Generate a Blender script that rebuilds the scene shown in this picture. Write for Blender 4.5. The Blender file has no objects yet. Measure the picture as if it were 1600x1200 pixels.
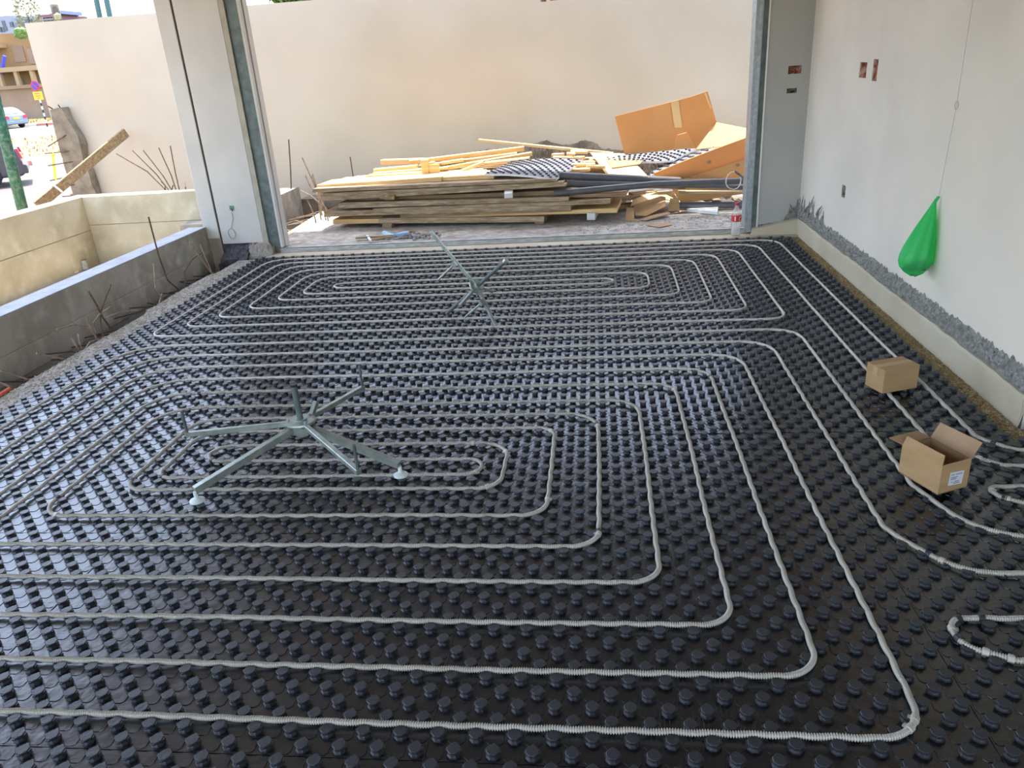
import bpy, math, random
import numpy as np
from mathutils import Vector, Matrix, noise
random.seed(7)
rng = np.random.default_rng(7)
C = bpy.context.scene.collection
S = bpy.context.scene
PI = math.pi

# ------------------------------------------------------------------ camera
F, PITCH, ROLL, YAW, HC = 1186.87, 0.39828, -0.0687473, -0.1241596, 1.60409
cy, sy = math.cos(YAW), math.sin(YAW)
FW = Vector((sy * math.cos(PITCH), cy * math.cos(PITCH), -math.sin(PITCH)))
R0 = Vector((cy, -sy, 0)); U0 = R0.cross(FW)
RT = math.cos(ROLL) * R0 + math.sin(ROLL) * U0
UP = -math.sin(ROLL) * R0 + math.cos(ROLL) * U0
CAM = Vector((0, 0, HC))
cd = bpy.data.cameras.new('camera'); cam = bpy.data.objects.new('camera', cd); C.objects.link(cam)
m = Matrix((RT, UP, -FW)).transposed().to_4x4(); m.translation = CAM
cam.matrix_world = m
cd.sensor_fit = 'HORIZONTAL'; cd.sensor_width = 36.0; cd.lens = F / 1600 * 36.0
cd.clip_start = 0.05; cd.clip_end = 600
S.camera = cam

# ------------------------------------------------------------------ world, sun, exposure
w = bpy.data.worlds.new('sky'); S.world = w; w.use_nodes = True
nt = w.node_tree; nt.nodes.clear()
sky = nt.nodes.new('ShaderNodeTexSky'); sky.sky_type = 'NISHITA'; sky.sun_disc = False
sky.sun_elevation = math.radians(70); sky.sun_rotation = math.radians(-20); sky.dust_density = 1.5; sky.air_density = 1.0; sky.ozone_density = 1.0
bg = nt.nodes.new('ShaderNodeBackground'); bg.inputs[1].default_value = 0.30
wo = nt.nodes.new('ShaderNodeOutputWorld')
hs = nt.nodes.new('ShaderNodeHueSaturation'); hs.inputs['Saturation'].default_value = .78
nt.links.new(sky.outputs[0], hs.inputs['Color']); nt.links.new(hs.outputs[0], bg.inputs[0]); nt.links.new(bg.outputs[0], wo.inputs[0])
sl = bpy.data.lights.new('sun', 'SUN'); sun = bpy.data.objects.new('sun', sl); C.objects.link(sun)
sl.energy = 3.9; sl.angle = math.radians(0.6); sl.color = (1.0, 0.93, 0.80)
SD = Vector((0.15, -0.25, -0.95)).normalized()
sun.rotation_euler = SD.to_track_quat('-Z', 'Y').to_euler(); sun.location = (-5, 8, 12)
S.view_settings.view_transform = 'Standard'; S.view_settings.look = 'None'
S.view_settings.gamma = 1.0; S.view_settings.use_curve_mapping = False
S.view_settings.exposure = 1.80

# ------------------------------------------------------------------ geometry helpers
def ray(x, y):
    return FW + RT * ((x - 800) / F) - UP * ((y - 600) / F)
def PY(x, y, Y): d = ray(x, y); return CAM + d * (Y / d.y)
def PX(x, y, X): d = ray(x, y); return CAM + d * (X / d.x)
def PZ(x, y, Z): d = ray(x, y); return CAM + d * ((Z - HC) / d.z)

def mesh_np(name, V, Fc, mat, parent=None, smooth=False):
    """V (n,3) array, Fc list of (m,k) int arrays"""
    me = bpy.data.meshes.new(name)
    V = np.asarray(V, dtype=np.float32)
    me.vertices.add(len(V)); me.vertices.foreach_set('co', V.ravel())
    Fc = [np.asarray(f, dtype=np.int32) for f in Fc if len(f)]
    nl = sum(f.size for f in Fc); npoly = sum(len(f) for f in Fc)
    me.loops.add(nl); me.polygons.add(npoly)
    me.loops.foreach_set('vertex_index', np.concatenate([f.ravel() for f in Fc]))
    st = []; o = 0
    for f in Fc:
        st.append(o + np.arange(len(f), dtype=np.int32) * f.shape[1]); o += f.size
    me.polygons.foreach_set('loop_start', np.concatenate(st))
    me.update(calc_edges=True); me.validate()
    me.polygons.foreach_set('use_smooth', np.full(len(me.polygons), bool(smooth)))
    return link(name, me, mat, parent)

def link(name, me, mat, parent=None):
    o = bpy.data.objects.new(name, me); C.objects.link(o)
    for mm in (mat if isinstance(mat, (list, tuple)) else [mat]):
        if mm: me.materials.append(mm)
    if parent:
        o.parent = parent
        o.matrix_parent_inverse = parent.matrix_world.inverted() if False else Matrix.Translation(-parent.location)
    return o

class MB:
    def __init__(s): s.v = []; s.f = []; s.m = []; s.mi = 0
    def add(s, vs, fs):
        o = len(s.v); s.v += [tuple(p) for p in vs]
        for f in fs: s.f.append(tuple(i + o for i in f)); s.m.append(s.mi)
    def box(s, lo, hi):
        x0, y0, z0 = lo; x1, y1, z1 = hi
        s.hexa([(x0,y0,z0),(x1,y0,z0),(x1,y1,z0),(x0,y1,z0),(x0,y0,z1),(x1,y0,z1),(x1,y1,z1),(x0,y1,z1)])
    def hexa(s, p):
        s.add(p, [(0,3,2,1),(4,5,6,7),(0,1,5,4),(1,2,6,5),(2,3,7,6),(3,0,4,7)])
    def bar(s, a, b, wd, ht, up=(0,0,1)):
        a = Vector(a); b = Vector(b); d = (b - a).normalized(); u = Vector(up)
        sd = d.cross(u)
        if sd.length < 1e-4: sd = d.cross(Vector((0,1,0)))
        sd.normalize(); u = sd.cross(d).normalized()
        sd *= wd / 2; u *= ht / 2
        s.hexa([a-sd-u, a+sd-u, b+sd-u, b-sd-u, a-sd+u, a+sd+u, b+sd+u, b-sd+u])
    def tube(s, path, r, n=8, cap=True):
        path = [Vector(p) for p in path]; k = len(path)
        rs = r if isinstance(r, (list, tuple)) else [r] * k
        t0 = (path[1] - path[0]).normalized()
        a = t0.cross(Vector((0,0,1)));
        if a.length < .1: a = t0.cross(Vector((0,1,0)))
        a.normalize(); vs = []; fs = []
        for i, p in enumerate(path):
            t = (path[min(i+1,k-1)] - path[max(i-1,0)]).normalized()
            a = (a - t * a.dot(t)).normalized(); b = t.cross(a)
            for j in range(n):
                q = 2 * PI * j / n
                vs.append(p + (a * math.cos(q) + b * math.sin(q)) * rs[i])
        for i in range(k - 1):
            for j in range(n):
                j2 = (j + 1) % n
                fs.append((i*n+j, i*n+j2, (i+1)*n+j2, (i+1)*n+j))
        if cap: fs.append(tuple(range(n - 1, -1, -1))); fs.append(tuple((k-1)*n + j for j in range(n)))
        s.add(vs, fs)
    def lathe(s, prof, c=(0,0,0), n=24):
        vs = []; fs = []
        for r, z in prof:
            for j in range(n):
                q = 2*PI*j/n; vs.append((c[0]+r*math.cos(q), c[1]+r*math.sin(q), c[2]+z))
        for i in range(len(prof)-1):
            for j in range(n):
                j2 = (j+1) % n; fs.append((i*n+j, i*n+j2, (i+1)*n+j2, (i+1)*n+j))
        fs.append(tuple(range(n-1,-1,-1))); fs.append(tuple((len(prof)-1)*n+j for j in range(n)))
        s.add(vs, fs)
    def sheet(s, pts, th):
        pts = [Vector(p) for p in pts]; n = len(pts)
        nrm = Vector((0,0,0))
        for i in range(n): nrm += pts[i].cross(pts[(i+1) % n])
        nrm.normalize(); nrm *= th
        vs = pts + [p - nrm for p in pts]
        fs = [tuple(range(n)), tuple(range(2*n-1, n-1, -1))] + [(i, n+i, n+(i+1)%n, (i+1)%n) for i in range(n)]
        s.add(vs, fs)
    def prism(s, pts, y0, y1):      # outline in xz, along y
        n = len(pts)
        vs = [(x, y0, z) for x, z in pts] + [(x, y1, z) for x, z in pts]
        fs = [tuple(range(n)), tuple(range(2*n-1, n-1, -1))] + [(i, n+i, n+(i+1)%n, (i+1)%n) for i in range(n)]
        s.add(vs, fs)
    def rock(s, c, r, seed=0, squash=.7):
        ico = [(0,0,1)] + [(math.cos(a)*.89, math.sin(a)*.89, .45) for a in [i*2*PI/5 for i in range(5)]] + \
              [(math.cos(a)*.89, math.sin(a)*.89, -.45) for a in [(i+.5)*2*PI/5 for i in range(5)]] + [(0,0,-1)]
        fs = [(0,1+i,1+(i+1)%5) for i in range(5)] + [(1+i,6+i,1+(i+1)%5) for i in range(5)] + \
             [(1+(i+1)%5,6+i,6+(i+1)%5) for i in range(5)] + [(11,6+(i+1)%5,6+i) for i in range(5)]
        rr = random.Random(seed)
        vs = []
        for p in ico:
            k = r * rr.uniform(.7, 1.25); vs.append((c[0]+p[0]*k, c[1]+p[1]*k, c[2]+p[2]*k*squash))
        s.add(vs, fs)
    def build(s, name, mat, parent=None, smooth=False, bevel=0, seg=1):
        me = bpy.data.meshes.new(name); me.from_pydata(s.v, [], s.f); me.update()
        import bmesh
        bm = bmesh.new(); bm.from_mesh(me); bmesh.ops.recalc_face_normals(bm, faces=bm.faces); bm.to_mesh(me); bm.free()
        if isinstance(mat, (list, tuple)):
            o = link(name, me, mat, parent)
            if len(me.polygons) == len(s.m): me.polygons.foreach_set('material_index', s.m)
        else: o = link(name, me, mat, parent)
        me.polygons.foreach_set('use_smooth', [bool(smooth)]*len(me.polygons))
        if bevel:
            md = o.modifiers.new('bevel', 'BEVEL'); md.width = bevel; md.segments = seg; md.limit_method = 'ANGLE'
        return o

def tag(o, label=None, cat=None, group=None, kind=None):
    if label: o['label'] = label
    if cat: o['category'] = cat
    if group: o['group'] = group
    if kind: o['kind'] = kind
    return o
def struct(o): o['kind'] = 'structure'; return o
def empty(name, loc, label, cat, group=None):
    o = bpy.data.objects.new(name, None); C.objects.link(o); o.location = loc; o.empty_display_size = .05
    return tag(o, label, cat, group)
def copy_tree(o):
    c = o.copy(); C.objects.link(c)
    for ch in list(o.children):
        k = ch.copy(); C.objects.link(k); k.parent = c
        for g in list(ch.children):
            q = g.copy(); C.objects.link(q); q.parent = k
    return c

# ------------------------------------------------------------------ materials
def srgb(r, g, b):
    f = lambda c: ((c/255)/12.92 if c/255 <= .04045 else ((c/255+.055)/1.055)**2.4)
    return (f(r), f(g), f(b), 1)
def mat(name, col, rough=.7, metal=0, spec=.5, col2=None, nscale=4, nmix=(.35,.65), bump=0, bscale=60, col3=None, n3=1.5, detail=6, stretch=None, trans=0, dist=.01):
    M = bpy.data.materials.new(name); M.use_nodes = True
    t = M.node_tree; p = t.nodes['Principled BSDF']
    p.inputs['Base Color'].default_value = col; p.inputs['Roughness'].default_value = rough
    p.inputs['Metallic'].default_value = metal; p.inputs['Specular IOR Level'].default_value = spec
    if trans: p.inputs['Transmission Weight'].default_value = trans
    tc = t.nodes.new('ShaderNodeTexCoord'); src = tc.outputs['Object']
    if stretch:
        mp = t.nodes.new('ShaderNodeMapping'); mp.inputs['Scale'].default_value = stretch
        t.links.new(src, mp.inputs[0]); src = mp.outputs[0]
    def layer(c_in, c2, sc, lo, hi):
        n = t.nodes.new('ShaderNodeTexNoise'); n.inputs['Scale'].default_value = sc; n.inputs['Detail'].default_value = detail
        t.links.new(src, n.inputs['Vector'])
        r = t.nodes.new('ShaderNodeMapRange'); r.inputs[1].default_value = lo; r.inputs[2].default_value = hi
        t.links.new(n.outputs[0], r.inputs[0])
        x = t.nodes.new('ShaderNodeMix'); x.data_type = 'RGBA'
        t.links.new(r.outputs[0], x.inputs[0])
        if hasattr(c_in, 'is_linked'): t.links.new(c_in, x.inputs[6])
        else: x.inputs[6].default_value = c_in
        x.inputs[7].default_value = c2
        return x.outputs[2]
    c = col
    if col2: c = layer(c, col2, nscale, *nmix)
    if col3: c = layer(c, col3, n3, .45, .75)
    if c is not col: t.links.new(c, p.inputs['Base Color'])
    if bump:
        n = t.nodes.new('ShaderNodeTexNoise'); n.inputs['Scale'].default_value = bscale; n.inputs['Detail'].default_value = 5
        t.links.new(src, n.inputs['Vector'])
        b = t.nodes.new('ShaderNodeBump'); b.inputs['Strength'].default_value = bump; b.inputs['Distance'].default_value = dist
        t.links.new(n.outputs[0], b.inputs['Height']); t.links.new(b.outputs[0], p.inputs['Normal'])
    return M
K = {}
K['plaster'] = mat('wall_plaster', srgb(220,212,201), .85, col2=srgb(210,202,192), nscale=1.6, col3=srgb(225,214,198), n3=.9, bump=.15, bscale=25)
K['cream'] = mat('cream_render', srgb(194,182,162), .9, col2=srgb(187,175,155), nscale=1.2, col3=srgb(198,189,174), n3=.5, bump=.1, bscale=60)
K['colwhite'] = mat('column_plaster', srgb(206,200,191), .85, col2=srgb(196,190,182), nscale=2.2, bump=.12, bscale=30)
K['colgrey'] = mat('column_paint_grey', srgb(178,176,171), .85, col2=srgb(168,167,163), nscale=1.5, bump=.1, bscale=30)
K['ceiling'] = mat('ceiling_concrete', srgb(176,177,180), .9, col2=srgb(166,167,170), nscale=2)
K['concrete'] = mat('board_marked_concrete', srgb(172,163,148), .9, col2=srgb(134,126,112), nscale=3.5, col3=srgb(192,184,170), n3=7, bump=.5, bscale=40)
K['concrete_w'] = mat('cast_concrete_warm', srgb(196,186,162), .9, col2=srgb(168,156,130), nscale=3, col3=srgb(208,200,178), n3=6, bump=.3, bscale=30)
K['concrete_b'] = mat('concrete_top_sky_tint', srgb(176,180,186), .75, col2=srgb(160,164,170), nscale=8, bump=.3, bscale=120)  # blue of the sky on the shaded wall top, put into the colour
K['slab'] = mat('screed', srgb(168,160,148), .95, col2=srgb(140,132,120), nscale=6, bump=.6, bscale=90)
K['patio'] = mat('dusty_concrete', srgb(170,163,153), .95, col2=srgb(138,131,122), nscale=5, col3=srgb(196,190,180), n3=14, bump=.8, bscale=70)
K['curb'] = mat('sealant_cement', srgb(190,179,155), .8, col2=srgb(176,164,140), nscale=3, col3=srgb(200,192,172), n3=1.3, bump=.2, bscale=20)
K['rough'] = mat('rough_mortar', srgb(150,148,142), .95, col2=srgb(96,94,88), nscale=30, nmix=(.3,.7), col3=srgb(176,174,168), n3=60, bump=1.0, bscale=90)
K['roughd'] = mat('dark_mortar', srgb(150,138,120), .95, col2=srgb(112,102,88), nscale=6, bump=.8, bscale=60)
K['gravel'] = mat('tan_gravel', srgb(176,150,104), .95, col2=srgb(120,98,64), nscale=60, col3=srgb(206,188,150), n3=90, bump=.8, bscale=150)
K['gravel_g'] = mat('pale_grit', srgb(176,170,158), .95, col2=srgb(150,143,130), nscale=20, col3=srgb(200,194,182), n3=80, bump=.8, bscale=120)
K['soil'] = mat('dark_soil', srgb(60,54,48), .95, col2=srgb(40,36,32), nscale=6, bump=.8, bscale=40)
K['rust'] = mat('rusty_steel', srgb(118,92,72), .8, metal=.2, col2=srgb(84,64,52), nscale=40)
K['rustpale'] = mat('dusty_rebar', srgb(168,148,128), .85, col2=srgb(130,108,88), nscale=30)
K['darksteel'] = mat('dark_rebar', srgb(62,56,52), .8, col2=srgb(84,72,62), nscale=30)
K['bitumen'] = mat('bitumen', srgb(40,40,44), .6, col2=srgb(74,74,80), nscale=20, bump=.8, bscale=60)
K['galv'] = mat('galvanised_steel', srgb(176,182,186), .42, metal=.55, col2=srgb(150,158,162), nscale=30)
K['channel'] = mat('green_grey_channel', srgb(104,114,110), .55, metal=.3, col2=srgb(82,92,90), nscale=14)
K['casing'] = mat('beige_reveal', srgb(178,170,152), .8, col2=srgb(160,152,136), nscale=8)
K['groove'] = mat('dark_sealant', srgb(70,62,54), .9)
K['alu'] = mat('aluminium_sill', srgb(186,184,180), .5, metal=.3, col2=srgb(150,148,142), nscale=12, stretch=(1,4,4))
K['pipe'] = mat('corrugated_pipe', srgb(196,188,174), .38, spec=.6, col2=srgb(182,173,158), nscale=8)
K['decoil'] = mat('zinc_plated_steel', srgb(168,174,164), .38, metal=.6, col2=srgb(140,148,140), nscale=20, bump=.05, bscale=80)
K['foot'] = mat('white_plastic_foot', srgb(214,222,216), .5)
K['card'] = mat('cardboard', srgb(176,142,100), .85, col2=srgb(166,132,92), nscale=6, bump=.1, bscale=120, stretch=(1,1,6))
K['cardin'] = mat('cardboard_inner', srgb(172,140,108), .85, col2=srgb(160,128,96), nscale=8, bump=.1, bscale=120)
K['tape'] = mat('packing_tape', srgb(186,152,108), .35)
K['flapcard'] = mat('sunlit_carton_inside', srgb(186,148,96), .85, col2=srgb(176,138,88), nscale=3)
K['label'] = mat('paper_label', srgb(206,204,208), .7)
K['ink'] = mat('label_ink', srgb(110,112,120), .7)
K['bigcard'] = mat('big_cardboard', srgb(214,170,112), .8, col2=srgb(202,156,98), nscale=2, trans=0)
K['palecard'] = mat('pale_cardboard', srgb(208,182,136), .8, col2=srgb(196,168,122), nscale=4)
K['wood_g'] = mat('weathered_board', srgb(166,142,112), .85, col2=srgb(128,104,78), nscale=3, col3=srgb(186,168,140), n3=8, bump=.4, bscale=30, stretch=(.6,8,8))
K['wood_b'] = mat('brown_board', srgb(166,138,106), .85, col2=srgb(130,104,78), nscale=3, bump=.4, bscale=30, stretch=(.6,8,8))
K['wood_o'] = mat('fresh_pine', srgb(216,178,122), .75, col2=srgb(198,158,104), nscale=3, col3=srgb(226,196,146), n3=6, bump=.2, bscale=30, stretch=(.6,8,8))
K['wood_w'] = mat('whitewashed_wood', srgb(206,204,202), .8)
K['wood_l'] = mat('dusty_plank', srgb(178,154,116), .85, col2=srgb(140,112,76), nscale=5, col3=srgb(110,90,66), n3=16, bump=.4, bscale=30, stretch=(1.5,6,6))
K['pvc'] = mat('grey_pvc', srgb(92,92,96), .4, col2=srgb(80,80,84), nscale=8)
K['foam'] = mat('white_board', srgb(226,228,232), .7)
K['white'] = mat('white_polystyrene', srgb(220,218,218), .6)
K['blue'] = mat('blue_film', srgb(150,186,222), .4)
K['brick'] = mat('red_brick', srgb(150,70,48), .9, col2=srgb(96,44,34), nscale=30, col3=srgb(196,170,150), n3=20, bump=.6, bscale=60)
K['hole'] = mat('grey_mortar_hole', srgb(150,146,128), .9, col2=srgb(70,66,56), nscale=50, bump=.8, bscale=60)
K['greenclip'] = mat('green_box', srgb(110,170,130), .5, col2=srgb(40,90,60), nscale=60)
K['greenpaint'] = mat('green_paint', srgb(44,108,88), .45, col2=srgb(30,82,66), nscale=6, col3=srgb(120,150,130), n3=24)
K['greendark'] = mat('dark_green_paint', srgb(60,92,92), .5)
K['yellow'] = mat('yellow_plastic', srgb(232,210,60), .5)
K['signyellow'] = mat('sign_yellow', srgb(240,190,20), .5)
K['red'] = mat('red_paint', srgb(206,40,50), .5)
K['orange'] = mat('orange_plastic', srgb(224,92,50), .5)
K['signblue'] = mat('sign_blue', srgb(60,70,180), .5)
K['black'] = mat('black_paint', srgb(30,30,32), .5)
K['wht'] = mat('white_paint', srgb(226,226,224), .5)
K['kerbred'] = mat('kerb_red', srgb(205,120,110), .8)
K['asphalt'] = mat('sunlit_asphalt', srgb(102,95,89), .95, col2=srgb(94,87,82), nscale=.8, bump=.2, bscale=20)
K['psand'] = mat('planter_dust', srgb(168,158,140), .95, col2=srgb(150,140,122), nscale=4, bump=.5, bscale=40)
K['sand'] = mat('sandy_earth', srgb(140,108,74), .95, col2=srgb(122,92,60), nscale=.5, col3=srgb(146,124,74), n3=2.5, bump=.6, bscale=6)
K['drygrass'] = mat('dry_grass', srgb(136,116,62), .95, col2=srgb(126,98,60), nscale=.8, col3=srgb(120,118,46), n3=1.5)
K['bldtan'] = mat('tan_stucco', srgb(150,120,82), .9, col2=srgb(138,110,74), nscale=.4)
K['bldtan2'] = mat('tan_parapet', srgb(168,140,104), .9)
K['bldwhite'] = mat('white_facade', srgb(150,152,160), .9)
K['bldblue'] = mat('blue_glass', srgb(84,100,140), .2)
K['bldmaroon'] = mat('maroon_band', srgb(130,90,92), .7)
K['retain'] = mat('retaining_stucco', srgb(142,122,104), .9, col2=srgb(130,110,94), nscale=.6)
K['window'] = mat('dark_window', srgb(70,74,84), .15)
K['carsilver'] = mat('silver_car_paint', srgb(128,140,150), .3, metal=.3)
K['cardark'] = mat('dark_car_paint', srgb(70,66,72), .25, metal=.4)
K['carglass'] = mat('car_glass', srgb(90,120,130), .1)
K['tyre'] = mat('tyre', srgb(28,28,30), .9)
K['rim'] = mat('wheel_rim', srgb(150,150,156), .4, metal=.6)
K['tail'] = mat('tail_light', srgb(200,30,70), .3)
K['leaf'] = mat('leaf_green', srgb(110,136,66), .7, col2=srgb(76,104,46), nscale=8)
K['bark'] = mat('bark', srgb(96,86,74), .9)
K['palm'] = mat('pale_dry_tree', srgb(150,148,112), .9)
K['string'] = mat('string', srgb(150,140,128), .8)
K['wire'] = mat('grey_wire', srgb(120,118,116), .5)
K['wirew'] = mat('pale_wire', srgb(196,192,180), .5)
K['jointline'] = mat('hairline_gap', srgb(70,62,54), .9)

# black mat with fine moulded lattice
def black_mat():
    M = bpy.data.materials.new('black_knob_sheet'); M.use_nodes = True; t = M.node_tree; p = t.nodes['Principled BSDF']
    p.inputs['Base Color'].default_value = (.010, .011, .014, 1); p.inputs['Roughness'].default_value = .27; p.inputs['IOR'].default_value = 1.62; p.inputs['Specular IOR Level'].default_value = .8
    tc = t.nodes.new('ShaderNodeTexCoord'); sp = t.nodes.new('ShaderNodeSeparateXYZ'); t.links.new(tc.outputs['Object'], sp.inputs[0])
    outs = []
    for a in (0, 1):
        d = t.nodes.new('ShaderNodeMath'); d.operation = 'DIVIDE'; d.inputs[1].default_value = .0125; t.links.new(sp.outputs[a], d.inputs[0])
        f = t.nodes.new('ShaderNodeMath'); f.operation = 'FRACT'; t.links.new(d.outputs[0], f.inputs[0])
        l = t.nodes.new('ShaderNodeMath'); l.operation = 'GREATER_THAN'; l.inputs[1].default_value = .1; t.links.new(f.outputs[0], l.inputs[0])
        outs.append(l)
    mu = t.nodes.new('ShaderNodeMath'); mu.operation = 'MULTIPLY'; t.links.new(outs[0].outputs[0], mu.inputs[0]); t.links.new(outs[1].outputs[0], mu.inputs[1])
    n = t.nodes.new('ShaderNodeTexNoise'); n.inputs['Scale'].default_value = 14; n.inputs['Detail'].default_value = 3; t.links.new(tc.outputs['Object'], n.inputs['Vector'])
    ad = t.nodes.new('ShaderNodeMath'); ad.operation = 'MULTIPLY_ADD'; ad.inputs[1].default_value = 7.0
    t.links.new(n.outputs[0], ad.inputs[0]); t.links.new(mu.outputs[0], ad.inputs[2])
    b = t.nodes.new('ShaderNodeBump'); b.inputs['Strength'].default_value = .5; b.inputs['Distance'].default_value = .0008
    t.links.new(ad.outputs[0], b.inputs['Height']); t.links.new(b.outputs[0], p.inputs['Normal'])
    return M
K['mat'] = black_mat()
K['knob'] = mat('black_knob', (.028,.030,.035,1), .42, spec=.6, bump=.15, bscale=90)
def glassy(name, col, alpha, rough=.1):
    M = bpy.data.materials.new(name); M.use_nodes = True; t = M.node_tree; p = t.nodes['Principled BSDF']
    p.inputs['Base Color'].default_value = col; p.inputs['Roughness'].default_value = rough; p.inputs['Alpha'].default_value = alpha
    return M
K['pet'] = glassy('clear_plastic', srgb(225,225,222), .35)
def bagmat():
    M = bpy.data.materials.new('green_film'); M.use_nodes = True; t = M.node_tree; p = t.nodes['Principled BSDF']
    p.inputs['Base Color'].default_value = srgb(100,228,152); p.inputs['Roughness'].default_value = .3
    tr = t.nodes.new('ShaderNodeBsdfTranslucent'); tr.inputs[0].default_value = srgb(40,215,110)
    tp = t.nodes.new('ShaderNodeBsdfTransparent'); tp.inputs[0].default_value = srgb(120,235,160)
    m1 = t.nodes.new('ShaderNodeMixShader'); m1.inputs[0].default_value = .4
    m2 = t.nodes.new('ShaderNodeMixShader'); m2.inputs[0].default_value = .50
    t.links.new(p.outputs[0], m1.inputs[1]); t.links.new(tr.outputs[0], m1.inputs[2])
    t.links.new(m1.outputs[0], m2.inputs[1]); t.links.new(tp.outputs[0], m2.inputs[2])
    t.links.new(m2.outputs[0], t.nodes['Material Output'].inputs[0])
    return M
K['bag'] = bagmat()
def cardtrans(name, c1, c2, c3, f=.3):
    M = mat(name, c1, .8, col2=c2, nscale=2, bump=.08, bscale=80); t = M.node_tree; p = t.nodes['Principled BSDF']
    tr = t.nodes.new('ShaderNodeBsdfTranslucent'); tr.inputs[0].default_value = c3
    m1 = t.nodes.new('ShaderNodeMixShader'); m1.inputs[0].default_value = f
    t.links.new(p.outputs[0], m1.inputs[1]); t.links.new(tr.outputs[0], m1.inputs[2]); t.links.new(m1.outputs[0], t.nodes['Material Output'].inputs[0]); return M
K['bigcard'] = cardtrans('thin_big_cardboard', srgb(206,162,108), srgb(196,150,96), srgb(220,150,70), .22)
K['teal'] = mat('dark_teal_contents', srgb(30,100,92), .4, col2=srgb(24,60,60), nscale=14)

# ------------------------------------------------------------------ setting
def sbox(name, lo, hi, m, bevel=0):
    b = MB(); b.box(lo, hi); return struct(b.build(name, m, bevel=bevel))
WX = 1.85       # right wall plane
sbox('floor', (-3.52, -3.0, -.75), (4.5, 7.28, -.03), K['slab'])
sbox('floor_patio', (-3.32, 7.32, -.75), (5.0, 10.3, .045), K['patio'])
sbox('ceiling', (-4.75, -4.0, 2.9), (5.0, 8.85, 3.15), K['ceiling'])

def wall_holes(name, axis, plane, a0, a1, z0, z1, thick, holes, m, sign):
    """wall face at axis=plane, spanning a0..a1; thick goes away (sign); holes [(a0,a1,z0,z1)] recess .045"""
    A = sorted({a0, a1} | {h[0] for h in holes} | {h[1] for h in holes}); Z = sorted({z0, z1} | {h[2] for h in holes} | {h[3] for h in holes})
    b = MB(); P = (lambda a, z, d: (plane + sign*d, a, z)) if axis == 'x' else (lambda a, z, d: (a, plane + sign*d, z))
    for i in range(len(A)-1):
        for j in range(len(Z)-1):
            ca, cz = (A[i]+A[i+1])/2, (Z[j]+Z[j+1])/2
            if any(h[0] < ca < h[1] and h[2] < cz < h[3] for h in holes): continue
            b.add([P(A[i],Z[j],0), P(A[i+1],Z[j],0), P(A[i+1],Z[j+1],0), P(A[i],Z[j+1],0)], [(0,1,2,3)])
    for h in holes:
        q = [(h[0],h[2]),(h[1],h[2]),(h[1],h[3]),(h[0],h[3])]
        for i in range(4):
            s0, s1 = q[i], q[(i+1)%4]
            b.add([P(*s0,0), P(*s1,0), P(*s1,.045), P(*s0,.045)], [(0,1,2,3)])
        b.add([P(*s,.045) for s in q], [(0,1,2,3)])
    q = [(a0,z0),(a1,z0),(a1,z1),(a0,z1)]
    for i in range(4):
        s0, s1 = q[i], q[(i+1)%4]; b.add([P(*s0,0), P(*s1,0), P(*s1,thick), P(*s0,thick)], [(0,1,2,3)])
    b.add([P(*s,thick) for s in q], [(0,1,2,3)])
    return struct(b.build(name, m))
def fill_hole(name, axis, plane, h, m, sign, parent, seed):
    """broken masonry showing in a chased hole: lumpy back plate"""
    n = 7; V = []; Fc = []
    for j in range(n):
        for i in range(n):
            a = h[0] + (h[1]-h[0])*i/(n-1); z = h[2] + (h[3]-h[2])*j/(n-1)
            d = .012 + .026*noise.noise(Vector((i*.9+seed, j*.9, seed*.7))) + .012
            if i in (0,n-1) or j in (0,n-1): d *= .3
            d = max(.002, d)
            V.append((plane + sign*d, a, z) if axis == 'x' else (a, plane + sign*d, z))
    for j in range(n-1):
        for i in range(n-1): Fc.append((j*n+i, j*n+i+1, (j+1)*n+i+1, (j+1)*n+i))
    b = MB(); b.add(V, Fc); return b.build(name, m, parent)

# right wall with chased electrical openings
hr = [(5.80, 5.95, 1.36, 1.46), (5.585, 5.68, 1.345, 1.48), (5.98, 6.07, .52, .61)]
wr = wall_holes('wall_right', 'x', WX, 3.22, 7.6, -.03, 2.9, .2, hr, K['plaster'], 1)
fill_hole('brick_opening', 'x', WX, hr[0], K['brick'], 1, wr, 1)
fill_hole('brick_opening', 'x', WX, hr[1], K['brick'], 1, wr, 5)
fill_hole('mortar_opening', 'x', WX, hr[2], K['hole'], 1, wr, 9)
b = MB(); b.box((WX+.2, 3.22, -.03), (5.0, 3.42, 2.9)); struct(b.build('wall_corridor', K['plaster']))
b = MB(); b.box((4.8, -3.8, -.03), (5.0, 3.22, 2.9)); struct(b.build('wall_side', K['plaster']))
# right column / wall return
hc = [(1.665, 1.775, 1.37, 1.435), (1.665, 1.75, 1.215, 1.255)]
cr = wall_holes('wall_return_right', 'y', 7.25, 1.485, WX, -.03, 2.9, .25, hc, K['colgrey'], 1)
fill_hole('brick_opening', 'y', 7.25, hc[0], K['brick'], 1, cr, 3)
fill_hole('mortar_opening', 'y', 7.25, hc[1], K['hole'], 1, cr, 7)
b = MB(); b.box((1.375, 7.27, .02), (1.395, 7.45, 2.9)); b.box((1.395, 7.245, .02), (1.425, 7.45, 2.9)); b.box((1.425, 7.26, .02), (1.435, 7.45, 2.9))
j = struct(b.build('trim_jamb_right', K['galv']))
b = MB(); b.box((1.435, 7.256, .02), (1.475, 7.45, 2.9)); b.build('jamb_channel', K['channel'], j)
b = MB(); b.box((1.475, 7.242, .03), (1.487, 7.45, 2.9)); b.build('corner_bead', K['wht'], j)

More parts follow.
